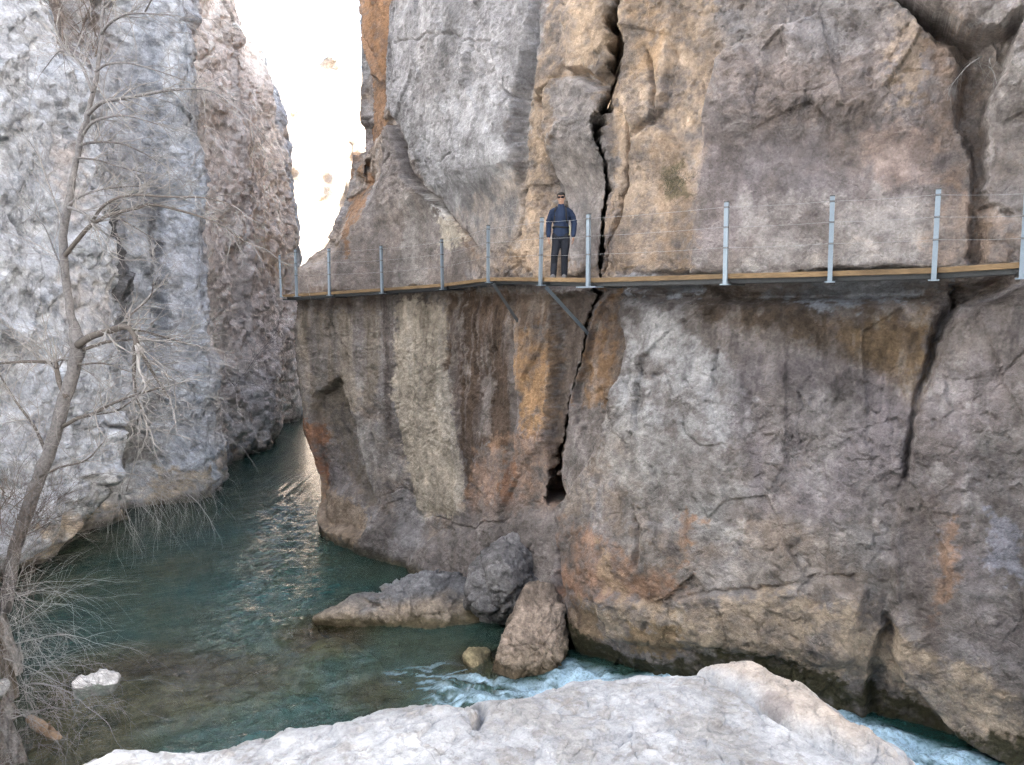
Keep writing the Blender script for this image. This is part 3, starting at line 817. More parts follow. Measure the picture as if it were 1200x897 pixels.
    tx = np.clip(0.75 + 0.7 * n_mid + 0.5 * n_f, 0, 1); ts = np.clip(0.7 + 1.2 * stk, 0, 1)
    st = s.stain
    st([(240, -20), (295, -20), (345, 230), (360, 400), (350, 520), (250, 520), (245, 300)], (0.80, 0.735, 0.695), .92, .5)  # bounce light in the rear gorge, painted as paler, pinker rock
    st([(285, 150), (335, 150), (350, 330), (300, 330)], (0.80, 0.70, 0.60), .6, .5, tx)  # warm bounce from the sunlit far cliff, painted into the colour
    st([(128, 240), (186, 225), (186, 320), (150, 395), (128, 340)], (0.09, 0.09, 0.095), .95, .25, np.clip(ts + .2, 0, 1))
    st([(140, 180), (188, 170), (188, 240), (140, 260)], (0.17, 0.16, 0.155), .6, .4, ts)
    st([(95, 60), (190, 40), (195, 230), (150, 260), (110, 190)], (0.27, .285, .32), .55, .6, ts)
    st([(150, 330), (190, 300), (190, 480), (165, 470)], (0.25, .265, .30), .6, .4, ts)
    st([(66, -20), (135, -20), (125, 60), (100, 90), (72, 50)], (0.13, 0.10, 0.08), .8, .3, tx)
    st([(205, 110), (245, 110), (240, 170), (205, 165)], (0.22, 0.21, 0.19), .6, .4, tx)
    st([(0, 100), (40, 120), (50, 220), (0, 240)], (0.24, 0.26, 0.29), .5, .5, tx)
    st([(60, 180), (95, 160), (110, 230), (70, 260)], (0.40, 0.34, 0.30), .6, .4, tx)
    st([(75, 330), (130, 300), (130, 400), (80, 410)], (0.44, 0.39, 0.35), .5, .4, tx)
    st([(190, 300), (246, 300), (246, 520), (192, 520)], (0.52, 0.53, 0.57), .6, .3, ts)
    st([(245, 330), (345, 320), (345, 460), (250, 440)], (0.60, 0.56, 0.54), .4, .4, ts)
    st([(255, 440), (320, 440), (325, 540), (250, 560)], (0.60, 0.60, 0.63), .6, .3, tx)
    st([(185, 545), (246, 545), (246, 605), (170, 605)], (0.40, 0.325, 0.23), .8, .15, tx)
    st([(248, 535), (325, 515), (330, 540), (250, 570)], (0.40, 0.33, 0.25), .7, .12, tx)
    st([(30, 620), (80, 600), (150, 595), (140, 640), (40, 700)], (0.42, 0.33, 0.225), .8, .15, tx)
    st([(100, 560), (150, 545), (165, 560), (150, 600), (90, 590)], (0.50, 0.48, 0.45), .5, .2)
    st([(140, 470), (190, 450), (190, 540), (150, 560)], (0.14, 0.125, 0.105), .7, .3, tx)
    s.C3 *= np.clip(1 + 0.28 * n_mid + 0.28 * n_f, 0.45, 1.35)[..., None]
    sp = fbm(W, 1.4, 5, 0.72, off=99)
    s.C3 = lerp_col(s.C3, (0.16, 0.16, 0.165), 0.5 * sstep(0.46, 0.62, sp) * (1 - .6 * far))
    wl = sstep(-6.75, -7.1, s.Z + 0.1 * n_mid)
    s.C3 = lerp_col(s.C3, (0.07, 0.06, 0.045), 0.8 * wl)
    o = s.build('cliff_left', ROCK_FAR, flip=True)
    tag(o, 'pale weathered limestone cliff rising from the pool behind the bare tree', 'cliff', kind='structure')
    return s


def build_far_cliff():
    s = Sheet([(-70, 66), (-48, 72), (-36, 84), (-26, 92), (-14, 96), (6, 100), (40, 98)], 1, 4.0, -9, 30.0, 36.0, zstep=.05)
    if np.interp(s.Lu / 2, s.ud, s.Nd[:, 1]) > 0: s.Nd *= -1
    W = s.world()
    s.H += 2.2 * fbm(W, 0.08, 5, off=5) + 1.2 * ridged(W, 0.18, 4, off=9, sz=0.4)
    f, e = facets(W, 0.22, 5.0, 1, 1, .6); s.H += 0.8 * f
    C = np.empty(s.shape + (3,), np.float32); C[:] = (0.47, 0.40, 0.34)
    n = fbm(W, 0.3, 5, 0.6, off=4)
    C = lerp_col(C, (0.36, 0.34, 0.34), sstep(0, .6, n)); C = lerp_col(C, (0.50, 0.39, 0.31), sstep(.1, .6, -n))
    s.C3 = C
    # uneven crest
    s.Z += 0; top = 30 + 3.0 * fbm(np.stack([s.U, s.U * 0, s.U * 0], -1), 0.12, 4, off=2) - 0.12 * np.clip(s.U - 40, 0, 60)
    s.H -= np.where(s.Z > top, (s.Z - top) * 3.0, 0); s.Z = np.minimum(s.Z, top + 0.02 * (s.Z - top))
    o = s.build('cliff_far', ROCK_FAR)
    tag(o, 'sunlit pale cliff seen through the gap at the end of the gorge', 'cliff', kind='structure')


RIGHT = build_right_cliff()
LEFT = build_left_cliff()
build_far_cliff()

# ------------------------------------------------------------------ river bed, banks, ledge
def heightfield(name, xs, ys, zfun, cfun, mat):
    X, Y = np.meshgrid(xs, ys, indexing='ij')
    Z, aux = zfun(X, Y)
    P = np.stack([X, Y, Z], -1)
    me = np_mesh(name, P, grid_quads(*X.shape), True, {'Col': np.clip(cfun(P, aux), 0.01, 0.9)})
    return link(name, me, mat)


def axis(lo, a, b, hi, fine, coarse=1.0, grow=1.25):
    mid = list(np.arange(a, b + fine * .5, fine))
    st = fine; up = [mid[-1]]
    while up[-1] < hi: st = min(st * grow, coarse); up.append(up[-1] + st)
    st = fine; dn = [mid[0]]
    while dn[-1] > lo: st = min(st * grow, coarse); dn.append(dn[-1] - st)
    return np.array(dn[:0:-1] + mid + up[1:])


def bed_z(X, Y):
    P = np.stack([X, Y, X * 0], -1)
    z = -8.5 + 0.35 * fbm(P, 0.35, 4, off=3) + 0.12 * fbm(P, 1.6, 4, off=8)
    hump = np.full(X.shape, -9.5)
    for px, py, r, top in ((150, 805, 1.5, -7.27), (215, 800, 1.3, -7.38), (110, 840, 1.1, -7.30), (60, 880, 1.3, -7.36), (300, 790, 1.2, -7.75), (565, 775, .7, -7.5), (385, 742, 1.0, -7.42), (440, 810, .8, -7.8)):
        c = on_z(px, py, Z_POOL)
        hump = np.maximum(hump, top - 0.55 * ((X - c.x) ** 2 + (Y - c.y) ** 2) / r ** 2)
    hump = hump + .10 * fbm(P, 1.8, 4, off=18)
    z = np.maximum(z, np.minimum(hump, -7.24))
    z = z + np.where(np.abs(X) > 60, -0.0, 0)
    return z, None


def bed_c(P, aux):
    n = fbm(P, 2.2, 4, off=6)
    C = np.empty(P.shape, np.float32); C[:] = (0.30, 0.215, 0.12)
    C = lerp_col(C, (0.42, 0.31, 0.19), sstep(0, .5, n)); C = lerp_col(C, (0.09, 0.085, 0.05), sstep(.1, .6, -n))
    return C


bed = heightfield('ground', axis(-320, -16, 8, 320, .10, 18), axis(-320, 8, 30, 320, .10, 18), bed_z, bed_c, ROCK_BOULDER)
tag(bed, 'brown stony river bed under the clear water', 'river bed', kind='structure')

# pale ledge in front of the photographer
EDGE = [(96, 900), (140, 884), (190, 881), (240, 882), (275, 877), (318, 872), (345, 858), (380, 852), (420, 843), (460, 833), (505, 832), (540, 838), (556, 828), (590, 825),
        (640, 815), (700, 801), (750, 797), (800, 796), (835, 787), (872, 785), (905, 792), (950, 814), (985, 840), (1000, 852), (1030, 868), (1055, 878), (1066, 892), (1075, 915)]
ZL = -2.75
edge = [(on_z(a, b, ZL).x, on_z(a, b, ZL).y) for a, b in EDGE]
ledge_poly = edge + [(3.6, 3.4), (5.5, 1.0), (6.5, -6), (-5.5, -6), (-4.2, 1.0), (-3.2, 3.6)]


def ledge_z(X, Y):
    P = np.stack([X, Y, X * 0], -1)
    Xw = X + 0.06 * fbm(P, 1.6, 3, off=1) + 0.02 * fbm(P, 7, 3, off=2); Yw = Y + 0.06 * fbm(P, 1.6, 3, off=4) + 0.02 * fbm(P, 7, 3, off=5)
    d = poly_sd(Xw, Yw, ledge_poly)                        # inside positive
    rise = 1.12 * sstep(3.3, 1.3, Y)
    z = ZL + rise
    z = z + .075 - 0.07 * (1 - sstep(0.0, 0.25, d)) ** 2          # worn rim
    z = z + 0.03 * fbm(P, 1.2, 5, .55, off=9) + 0.012 * ridged(P, 4, 4, off=12)
    f, e = facets(P, 1.6, 8.0); z = z + 0.03 * f * sstep(0, .25, d)
    f2, e2 = facets(P + 0.08 * fbm(P, 3, 3)[..., None], 5.0, 30.0); z = z + 0.012 * f2 - 0.012 * np.exp(-(e2 / .04) ** 2)
    # the rounded tan ridge on its right
    rp = [(on_z(a, b, ZL).x, on_z(a, b, ZL).y) for a, b in [(820, 797), (872, 787), (905, 800), (955, 830), (1010, 868), (1060, 900), (1000, 900), (930, 862), (870, 825)]]
    dr = poly_sd(Xw, Yw, rp)
    z = z + 0.07 * sstep(-0.12, 0.16, dr) - 0.05 * np.exp(-((dr + 0.05) / 0.04) ** 2)
    for pts, w, dp in (([(535, 842), (556, 832), (560, 850), (552, 866)], .03, .10), ([(360, 893), (440, 868), (520, 858)], .012, .025), ([(640, 850), (760, 838), (860, 846)], .012, .02),
                       ([(700, 890), (780, 872), (850, 880)], .012, .02), ([(880, 845), (905, 850), (925, 862)], .03, .04), ([(200, 893), (270, 884), (330, 886)], .015, .03)):
        q = [(on_z(a, b, ZL).x, on_z(a, b, ZL).y) for a, b in pts]
        dd, t = line_d(Xw, Yw, q); z = z - dp * np.exp(-(dd / w) ** 2)
    out = np.clip(-d, 0, None)
    z = z - out * 3.2 * sstep(0, 0.12, out) - 0.25 * sstep(0, .5, out) * fbm(P, 2.2, 3, off=19)
    return np.maximum(z, -9.2), (d, dr)


def ledge_c(P, aux):
    d, dr = aux
    n = fbm(P, 1.4, 5, .6, off=21); f = fbm(P, 9, 5, .65, off=25)
    C = np.empty(P.shape, np.float32); C[:] = (0.395, 0.40, 0.415)
    C = lerp_col(C, (0.47, 0.475, 0.487), sstep(0, .5, n)); C = lerp_col(C, (0.33, 0.32, 0.31), 0.8 * sstep(.15, .5, -n + .4 * f))
    C = lerp_col(C, (0.46, 0.385, 0.32), 0.8 * sstep(-.05, .12, dr + .05 * n))
    q = [(on_z(a, b, ZL).x, on_z(a, b, ZL).y) for a, b in [(885, 836), (915, 842), (932, 858), (905, 856)]]
    C = lerp_col(C, (0.20, 0.17, 0.16), 0.7 * sstep(-.05, .05, poly_sd(P[..., 0], P[..., 1], q) + .05 * f))
    C = lerp_col(C, (0.26, 0.24, 0.22), 0.55 * sstep(.35, .6, fbm(P, 5, 5, .7, off=31)))
    C = lerp_col(C, (0.30, 0.27, 0.23), 0.8 * sstep(-.25, -1.0, P[..., 2] + 3.2))
    return C * np.clip(1 + .22 * f + .12 * n, .6, 1.4)[..., None]


led = heightfield('rock_ledge', axis(-9, -2.7, 2.7, 9, .0085, .25), axis(-8, 3.3, 6.1, 9, .0085, .25), ledge_z, ledge_c, ROCK_NEAR)
tag(led, 'broad pale limestone ledge with a rounded tan ridge in front of the rapids', 'rock')


# left bank that carries the tree and the thicket
def bank_z(X, Y):
    P = np.stack([X, Y, X * 0], -1)
    c = [(on_z(a, b, Z_POOL).x, on_z(a, b, Z_POOL).y) for a, b in [(-60, 735), (22, 770), (26, 805), (26, 850), (22, 897), (10, 960)]]
    poly = c + [(-5.0, 6), (-4.5, 0), (-5, -8), (-30, -8), (-30, 15)]
    d = poly_sd(X + .3 * fbm(P, .7, 3, off=3), Y + .3 * fbm(P, .7, 3, off=5), poly)
    z = -9 + np.clip(d + .45, 0, 9) * 3.4
    z = np.where(z > -4.4, -4.4 + 0.5 * np.tanh((z + 4.4) * 0.7), z)
    z = z + .22 * fbm(P, 1.2, 5, .6, off=8) + .5 * facets(P, 1.1, 6.0)[0] * sstep(-.6, .4, d) + .2 * facets(P, 2.6, 9.0)[0]
    return np.maximum(z, -9.3), d


def bank_c(P, d):
    n = fbm(P, 1.8, 5, .65, off=5)
    C = np.empty(P.shape, np.float32); C[:] = (0.25, 0.225, 0.20)
    C = lerp_col(C, (0.38, 0.36, 0.35), sstep(0, .5, n)); C = lerp_col(C, (0.10, 0.08, 0.055), sstep(.1, .5, -n))
    return C


bk = heightfield('river_bank', axis(-30, -12, -6.5, -3, .04, .6), axis(-9, 9, 17, 17.5, .04, .6), bank_z, bank_c, ROCK_BOULDER)
tag(bk, 'steep grey stony bank under the bare tree', 'river bank', kind='structure')

# ------------------------------------------------------------------ water
def water_level(X, Y):
    return Z_POOL + 0.42 * sstep(0.6, 5.0, X)


RAPID = [(505, 805), (520, 790), (560, 783), (600, 795), (640, 790), (660, 770), (700, 780), (740, 795), (800, 785), (860, 790), (900, 860), (640, 840), (560, 835), (515, 825)]
RAPID2 = [(985, 838), (1020, 850), (1080, 870), (1140, 885), (1200, 905), (1260, 960), (1000, 960), (940, 900)]
MID = [(720, 792), (800, 785), (900, 800), (1000, 842), (1080, 880), (1000, 920), (820, 830)]


def water_z(X, Y):
    P = np.stack([X, Y, X * 0], -1)
    # ripples are drawn out across the current
    a = math.radians(28)
    Q = np.stack([X * math.cos(a) + Y * math.sin(a), (-X * math.sin(a) + Y * math.cos(a)) * 1.0, X * 0], -1)
    z = water_level(X, Y)
    pw = lambda pts, zz=Z_POOL: [(on_z(p, q, zz).x, on_z(p, q, zz).y) for p, q in pts]
    Xw = X + .12 * fbm(P, 2, 3, off=3); Yw = Y + .12 * fbm(P, 2, 3, off=6)
    r = np.maximum(sstep(-.25, .3, poly_sd(Xw, Yw, pw(RAPID, -7.1))), sstep(-.2, .25, poly_sd(Xw, Yw, pw(RAPID2, -6.8))))
    r = np.maximum(r, 0.75 * sstep(-.2, .2, poly_sd(Xw, Yw, pw(MID, -6.9))))
    chop = sstep(-1.0, 1.2, poly_sd(Xw, Yw, pw([(320, 560), (350, 570), (372, 640), (400, 720), (430, 780), (480, 860), (420, 900), (180, 900), (190, 800), (260, 720), (300, 640)])))
    calm = 0.2 + 2.1 * chop
    w = 0.050 * fbm(Q, 0.9, 2, off=1, sx=.6, sy=1.6) + 0.030 * fbm(Q, 2.0, 2, .5, off=2, sx=.5, sy=1.5) - 0.016 * ridged(Q, 2.6, 2, .5, off=4, sx=.5, sy=1.4) + 0.012 * fbm(Q, 6.5, 2, off=14, sx=.6, sy=1.3)
    z = z + calm * w
    fw = .22 * np.stack([fbm(P, 1.4, 3, off=1), fbm(P, 1.4, 3, off=2), X * 0], -1)
    t = ridged(P + fw, 1.5, 4, .6, off=8, sx=.5, sy=1.9) - 1.0
    z = z + r * (0.20 * fbm(P, 1.1, 4, .55, off=11) + 0.08 * t)
    foam_t = ridged(P + fw, 1.6, 6, .66, off=31, sx=.42, sy=2.0) / 2.4
    core = np.maximum(sstep(-.1, .6, poly_sd(Xw, Yw, pw([(600, 800), (640, 792), (662, 768), (700, 778), (750, 795), (850, 790), (860, 830), (640, 832)], -7.1))),
                      sstep(-.05, .4, poly_sd(Xw, Yw, pw(RAPID2, -6.8))))
    foam = r * sstep(0.30, 0.98, foam_t + 0.40 * core)
    tail = sstep(-.4, .3, poly_sd(Xw, Yw, pw([(455, 790), (520, 780), (570, 790), (560, 810), (500, 815)])))
    foam = np.maximum(foam, 0.5 * tail * sstep(.62, .85, foam_t))
    dep = z - bed_z(X, Y)[0]
    return z, (foam, dep)


def make_water():
    xs = axis(-60, -13.5, 8.5, 60, .045, 4); ys = axis(-40, 9.5, 27, 110, .045, 4)
    X, Y = np.meshgrid(xs, ys, indexing='ij')
    Z, (foam, dep) = water_z(X, Y)
    me = np_mesh('water', np.stack([X, Y, Z], -1), grid_quads(*X.shape), True, {'foam': foam[..., None], 'depth': dep[..., None]})
    m, nt, bs, L = nodes_of('river_water')
    nt.nodes.remove(bs)
    out = nt.nodes['Material Output']
    tc = nt.nodes.new('ShaderNodeTexCoord').outputs['Object']
    dp = N(nt, 'ShaderNodeAttribute', attribute_name='depth').outputs['Fac']
    fo = N(nt, 'ShaderNodeAttribute', attribute_name='foam').outputs['Fac']
    mp = nt.nodes.new('ShaderNodeMapping'); L.new(tc, mp.inputs['Vector'])
    mp.inputs['Rotation'].default_value = (0, 0, math.radians(-28)); mp.inputs['Scale'].default_value = (0.8, 1.9, 1)
    n1 = noise_node(nt, mp.outputs['Vector'], 4.5, 4, .6, .6)
    n2 = noise_node(nt, mp.outputs['Vector'], 13, 3, .6, .3)
    b = nt.nodes.new('ShaderNodeBump'); b.inputs['Strength'].default_value = .8; b.inputs['Distance'].default_value = .05
    L.new(mathn(nt, 'ADD', n1, mathn(nt, 'MULTIPLY', n2, .35)), b.inputs['Height'])
    # water body: what comes back up from the depth (scattered light of the turquoise river)
    body = nt.nodes.new('ShaderNodeBsdfDiffuse')
    mr = nt.nodes.new('ShaderNodeMapRange'); L.new(dp, mr.inputs['Value'])
    mr.inputs['From Min'].default_value = .05; mr.inputs['From Max'].default_value = 1.5
    L.new(ramp(nt, mr.outputs[0], [(0, (.26, .185, .09)), (.45, (.085, .11, .065)), (1, (.016, .066, .060))]), body.inputs['Color'])
    clear = nt.nodes.new('ShaderNodeBsdfTransparent'); clear.inputs['Color'].default_value = (.62, .78, .66, 1)
    mx = nt.nodes.new('ShaderNodeMixShader')
    L.new(ramp(nt, mr.outputs[0], [(0, .03), (.4, .30), (1, .93)]), mx.inputs[0])
    L.new(clear.outputs[0], mx.inputs[1]); L.new(body.outputs[0], mx.inputs[2])
    gl = nt.nodes.new('ShaderNodeBsdfGlossy'); gl.inputs['Roughness'].default_value = .04
    L.new(b.outputs[0], gl.inputs['Normal'])
    fr = nt.nodes.new('ShaderNodeFresnel'); fr.inputs['IOR'].default_value = 1.7; L.new(b.outputs[0], fr.inputs['Normal'])
    wm = nt.nodes.new('ShaderNodeMixShader'); L.new(fr.outputs[0], wm.inputs[0]); L.new(mx.outputs[0], wm.inputs[1]); L.new(gl.outputs[0], wm.inputs[2])
    foam_s = nt.nodes.new('ShaderNodeBsdfPrincipled')
    foam_s.inputs['Base Color'].default_value = (.50, .70, .84, 1); foam_s.inputs['Roughness'].default_value = .6
    n3 = noise_node(nt, tc, 16, 6, .7, .5)
    fm = mathn(nt, 'MULTIPLY', fo, ramp(nt, n3, [(.30, .25), (.55, 1.0)]), True)
    b2 = nt.nodes.new('ShaderNodeBump'); b2.inputs['Strength'].default_value = .6; b2.inputs['Distance'].default_value = .04
    L.new(n3, b2.inputs['Height']); L.new(b2.outputs[0], foam_s.inputs['Normal'])
    fin = nt.nodes.new('ShaderNodeMixShader'); L.new(fm, fin.inputs[0]); L.new(wm.outputs[0], fin.inputs[1]); L.new(foam_s.outputs[0], fin.inputs[2])
    L.new(fin.outputs[0], out.inputs['Surface'])
    o = link('water', me, m)
    tag(o, 'dark teal river with glinting ripples and white rapids', 'water', kind='structure')


make_water()


# ------------------------------------------------------------------ boulders
def boulder(name, pts, color, label, cat='boulder', mat=None, sub=6, noise=.065, soft=30, cfun=None, tint=None):
    """a stone from the corners that were traced for it"""
    pts = [Vector(p) for p in pts]
    bm = bmesh.new()
    for p in pts: bm.verts.new(p)
    r = bmesh.ops.convex_hull(bm, input=list(bm.verts))
    bm.normal_update()
    cen = sum(pts, Vector()) / len(pts)
    pl = []
    for f in bm.faces:
        n = f.normal; d = n.dot(f.calc_center_median() - cen)
        if d < 0: n, d = -n, -d
        pl.append((n.x, n.y, n.z, d))
    bm.free()
    pl = np.array(pl)
    bm = bmesh.new(); bmesh.ops.create_icosphere(bm, subdivisions=sub, radius=1)
    me = bpy.data.meshes.new(name); bm.to_mesh(me); bm.free()
    V = np.empty(len(me.vertices) * 3, np.float32); me.vertices.foreach_get('co', V); V = V.reshape(-1, 3)
    V /= np.linalg.norm(V, axis=1, keepdims=True)
    k = np.clip(V @ pl[:, :3].T, 0, None) / pl[:, 3]       # 1 / distance to each plane
    inv = (k ** soft).sum(1) ** (1 / soft)
    R = 1.0 / inv
    P = V * R[:, None] + np.array(cen)
    size = np.linalg.norm(np.ptp(np.array([list(p) for p in pts]), axis=0)) / 1.7
    f, e = facets(P, 1.6 / size * 1.5, 5.0); f2, e2 = facets(P, 5.0 / size * 1.5, 9.0)
    disp = size * noise * (0.8 * f + .45 * fbm(P, 2.5 / size, 5, .58, off=len(label)) + .3 * f2 - .35 * np.exp(-(e2 / .06) ** 2)
                           + .25 * ridged(P, 6 / size, 4, .6, off=3) - .25)
    P = P + V * disp[:, None]
    n = fbm(P, 2.2 / size, 5, .62, off=12); nf = fbm(P, 14 / size, 4, .65, off=14)
    C = np.empty(P.shape, np.float32); C[:] = color
    C = lerp_col(C, np.array(color) * 1.35, sstep(0, .5, n)); C = lerp_col(C, np.array(color) * .55, .8 * sstep(.1, .5, -n + .4 * nf))
    if cfun: C = cfun(P, C, n, nf)
    C *= np.clip(1 + .3 * nf, .5, 1.5)[:, None]
    P = P - np.array(cen)
    me.vertices.foreach_set('co', np.ascontiguousarray(P, np.float32).ravel())
    a = me.color_attributes.new('Col', 'FLOAT_COLOR', 'POINT')
    a.data.foreach_set('color', np.ascontiguousarray(np.concatenate([C, np.ones((len(C), 1))], 1), np.float32).ravel())
    me.polygons.foreach_set('use_smooth', np.ones(len(me.polygons), bool)); me.update()
    o = link(name, me, mat or ROCK_BOULDER); o.location = cen
    tag(o, label, cat, 'boulders and rocks lying in the river')
    return o


def wet_foot(z0, tan=(0.33, 0.265, 0.20), alg=(0.085, 0.07, 0.035)):
    def f(P, C, n, nf):
        C = lerp_col(C, tan, .85 * sstep(z0 + .62, z0 + .28, P[:, 2] + .18 * n))
        C = lerp_col(C, alg, .85 * sstep(z0 + .26, z0 + .10, P[:, 2] + .10 * nf))
        return C
    return f


boulder('boulder', [at(362, 724, 16.6), at(372, 742, 16.9), at(398, 708, 17.0), at(470, 681, 17.4), at(531, 667, 17.6), at(566, 690, 17.3), at(574, 735, 16.6), at(548, 750, 16.2), at(470, 745, 16.3),
                    at(430, 715, 16.4), at(440, 700, 18.6), at(540, 680, 19.0), at(570, 730, 19.0), at(400, 730, 18.6), at(470, 800, 16.8), at(550, 800, 16.8)],
        (0.165, 0.162, 0.165), 'long grey wedge boulder tapering to a point in the pool', cfun=wet_foot(Z_POOL))
boulder('boulder', [at(541, 692, 16.6), at(556, 652, 16.8), at(598, 625, 17.2), at(633, 627, 17.3), at(641, 655, 16.9), at(632, 690, 16.4), at(606, 716, 16.1), at(568, 720, 16.2), at(590, 655, 16.1), at(605, 685, 15.95),
                    at(558, 690, 18.6), at(630, 650, 18.8), at(625, 750, 17.8), at(560, 770, 17.8)],
        (0.19, 0.18, 0.178), 'dark grey rounded boulder wedged between the pointed boulder and the cliff')
boulder('boulder', [at(574, 790, 14.3), at(582, 762, 14.4), at(604, 702, 14.9), at(617, 682, 15.2), at(646, 684, 15.3), at(667, 716, 15.0), at(662, 762, 14.6), at(648, 790, 14.3), at(600, 800, 14.0),
                    at(585, 790, 15.7), at(618, 690, 16.0), at(655, 700, 16.0), at(660, 770, 15.7), at(610, 760, 14.2), at(600, 840, 14.6), at(640, 840, 14.6)],
        (0.265, 0.21, 0.168), 'tall brown boulder leaning on the cliff at the head of the rapids', cfun=wet_foot(Z_POOL, (0.31, 0.245, 0.185), (0.075, 0.055, 0.03)))
boulder('boulder', [at(543, 768, 14.6), at(548, 760, 15.2), at(575, 760, 15.2), at(582, 790, 14.6), at(560, 795, 14.4), at(560, 830, 14.9), at(545, 800, 15.2)],
        (0.30, 0.25, 0.15), 'small olive brown block sunk beside the leaning boulder', sub=5)
boulder('boulder', [at(84, 803, 13.7), at(90, 792, 14.0), at(112, 784, 14.1), at(141, 790, 14.1), at(134, 806, 13.8), at(110, 819, 13.6), at(90, 823, 13.5), at(95, 850, 13.9), at(130, 850, 14.0), at(100, 840, 14.6), at(135, 830, 14.7)],
        (0.62, 0.61, 0.60), 'small white rock standing out of the brown shallows', 'rock', sub=5, noise=.05, mat=ROCK_NEAR)
boulder('boulder', [at(-14, 806, 12.6), at(-4, 795, 12.9), at(8, 794, 13.0), at(13, 803, 12.7), at(4, 815, 12.4), at(-10, 818, 12.4), at(0, 825, 12.8)],
        (0.58, 0.57, 0.55), 'little pale rock half hidden by twigs on the stony bank', 'rock', sub=5, noise=.05, mat=ROCK_NEAR)

# ------------------------------------------------------------------ walkway
STEEL = plain('galvanised_steel', (0.27, 0.33, 0.385), .45, .35, .18, 40)
STEEL_D = plain('dark_steel', (0.10, 0.105, 0.11), .55, .4, .3, 20)
WIRE = plain('steel_cable', (0.42, 0.42, 0.42), .45, .5, .1, 40)


def timber_material():
    m, nt, bs, L = nodes_of('weathered_timber')
    tc = nt.nodes.new('ShaderNodeTexCoord').outputs['Object']
    mp = nt.nodes.new('ShaderNodeMapping'); L.new(tc, mp.inputs['Vector']); mp.inputs['Scale'].default_value = (3, 3, 30)
    n = noise_node(nt, mp.outputs[0], 2.2, 6, .65, .4); n2 = noise_node(nt, tc, 1.1, 3, .5)
    c = ramp(nt, n, [(.25, (.12, .075, .036)), (.55, (.26, .170, .085)), (.8, (.36, .25, .135))])
    c = mixc(nt, c, ramp(nt, n2, [(.35, .55), (.65, 1.2)]), .8, 'MULTIPLY')
    L.new(c, bs.inputs['Base Color']); bs.inputs['Roughness'].default_value = .75
    return m


TIMBER = timber_material()
#        px    deck y   distance  post top y  post bottom y
STA = [(1310, 300, 10.2, 205, 318), (1198, 308.5, 10.7, 222, 326), (1095, 315, 11.3, 223, 328), (973, 319, 12.0, 231, 330), (851, 322, 12.6, 238, 333), (691, 327, 14.3, 252, 336), (637, 326, 15.4, 256, 334),
       (574, 326, 17.6, 265, 331), (520, 333, 19.8, 281, 339), (449, 338.5, 21.5, 289, 343.5), (387, 342.5, 22.2, 292, 346), (349, 345, 22.5, 293, 347.5), (331, 346, 23.4, 300, 348)]
walk = empty('walkway', at(691, 327, 14.3))
tag(walk, 'narrow timber walkway with steel posts and cables bolted along the cliff face', 'walkway')
edge3 = [at(p, y, d) for p, y, d, _, _ in STA]
nrm = []
for i in range(len(edge3)):
    t = edge3[min(i + 1, len(edge3) - 1)] - edge3[max(i - 1, 0)]
    t.z = 0; t.normalize()
    n = Vector((-t.y, t.x, 0))
    if n.dot(Vector((.45, .9, 0))) < 0: n = -n
    nrm.append(n)
nrm[-1] = Vector((.95, .3, 0)).normalized()
UP = Vector((0, 0, 1))
DW = 0.82
for i in range(len(edge3) - 1):
    a, b = edge3[i], edge3[i + 1]
    na, nb = nrm[i], nrm[i + 1]
    L_ = (b - a).length
    t = (b - a).normalized()
    k = max(3, round(L_ / 0.145))
    T = Tubes()
    for j in range(k):
        f0, f1 = j / k + .004, (j + 1) / k - .004
        c = [a.lerp(b, f0), a.lerp(b, f1)]; nn = [na.lerp(nb, f0), na.lerp(nb, f1)]
        q = len(T.v); jz = random.uniform(-.003, .003)
        for zz in (-.045 + jz, jz):
            for s_ in (0, 1): T.v += [c[s_] + nn[s_] * 0.036 + UP * zz, c[s_] + nn[s_] * DW + UP * zz]
        for fc in ((0, 2, 3, 1), (4, 5, 7, 6), (0, 1, 5, 4), (2, 6, 7, 3), (0, 4, 6, 2), (1, 3, 7, 5)): T.f.append(tuple(q + z for z in fc))
    T.build('deck_panel', TIMBER, walk, smooth=False)
    T = Tubes()
    q0, q1 = a + t * .012 + UP * (-.028), b - t * .012 + UP * (-.028)
    c = (q0 + q1) / 2; nm = (na + nb).normalized()
    T.box(c + nm * .016, (q1 - q0) / 2, nm * .017, UP * .042)
    T.build('edge_board', TIMBER, walk, smooth=False, bevel=.004)
    T = Tubes()
    for off in (.16, .62):
        T.box(c + nm * off - UP * .065, (q1 - q0) / 2, nm * .03, UP * .045)
    T.build('stringer', STEEL_D, walk, smooth=False)
tops = []
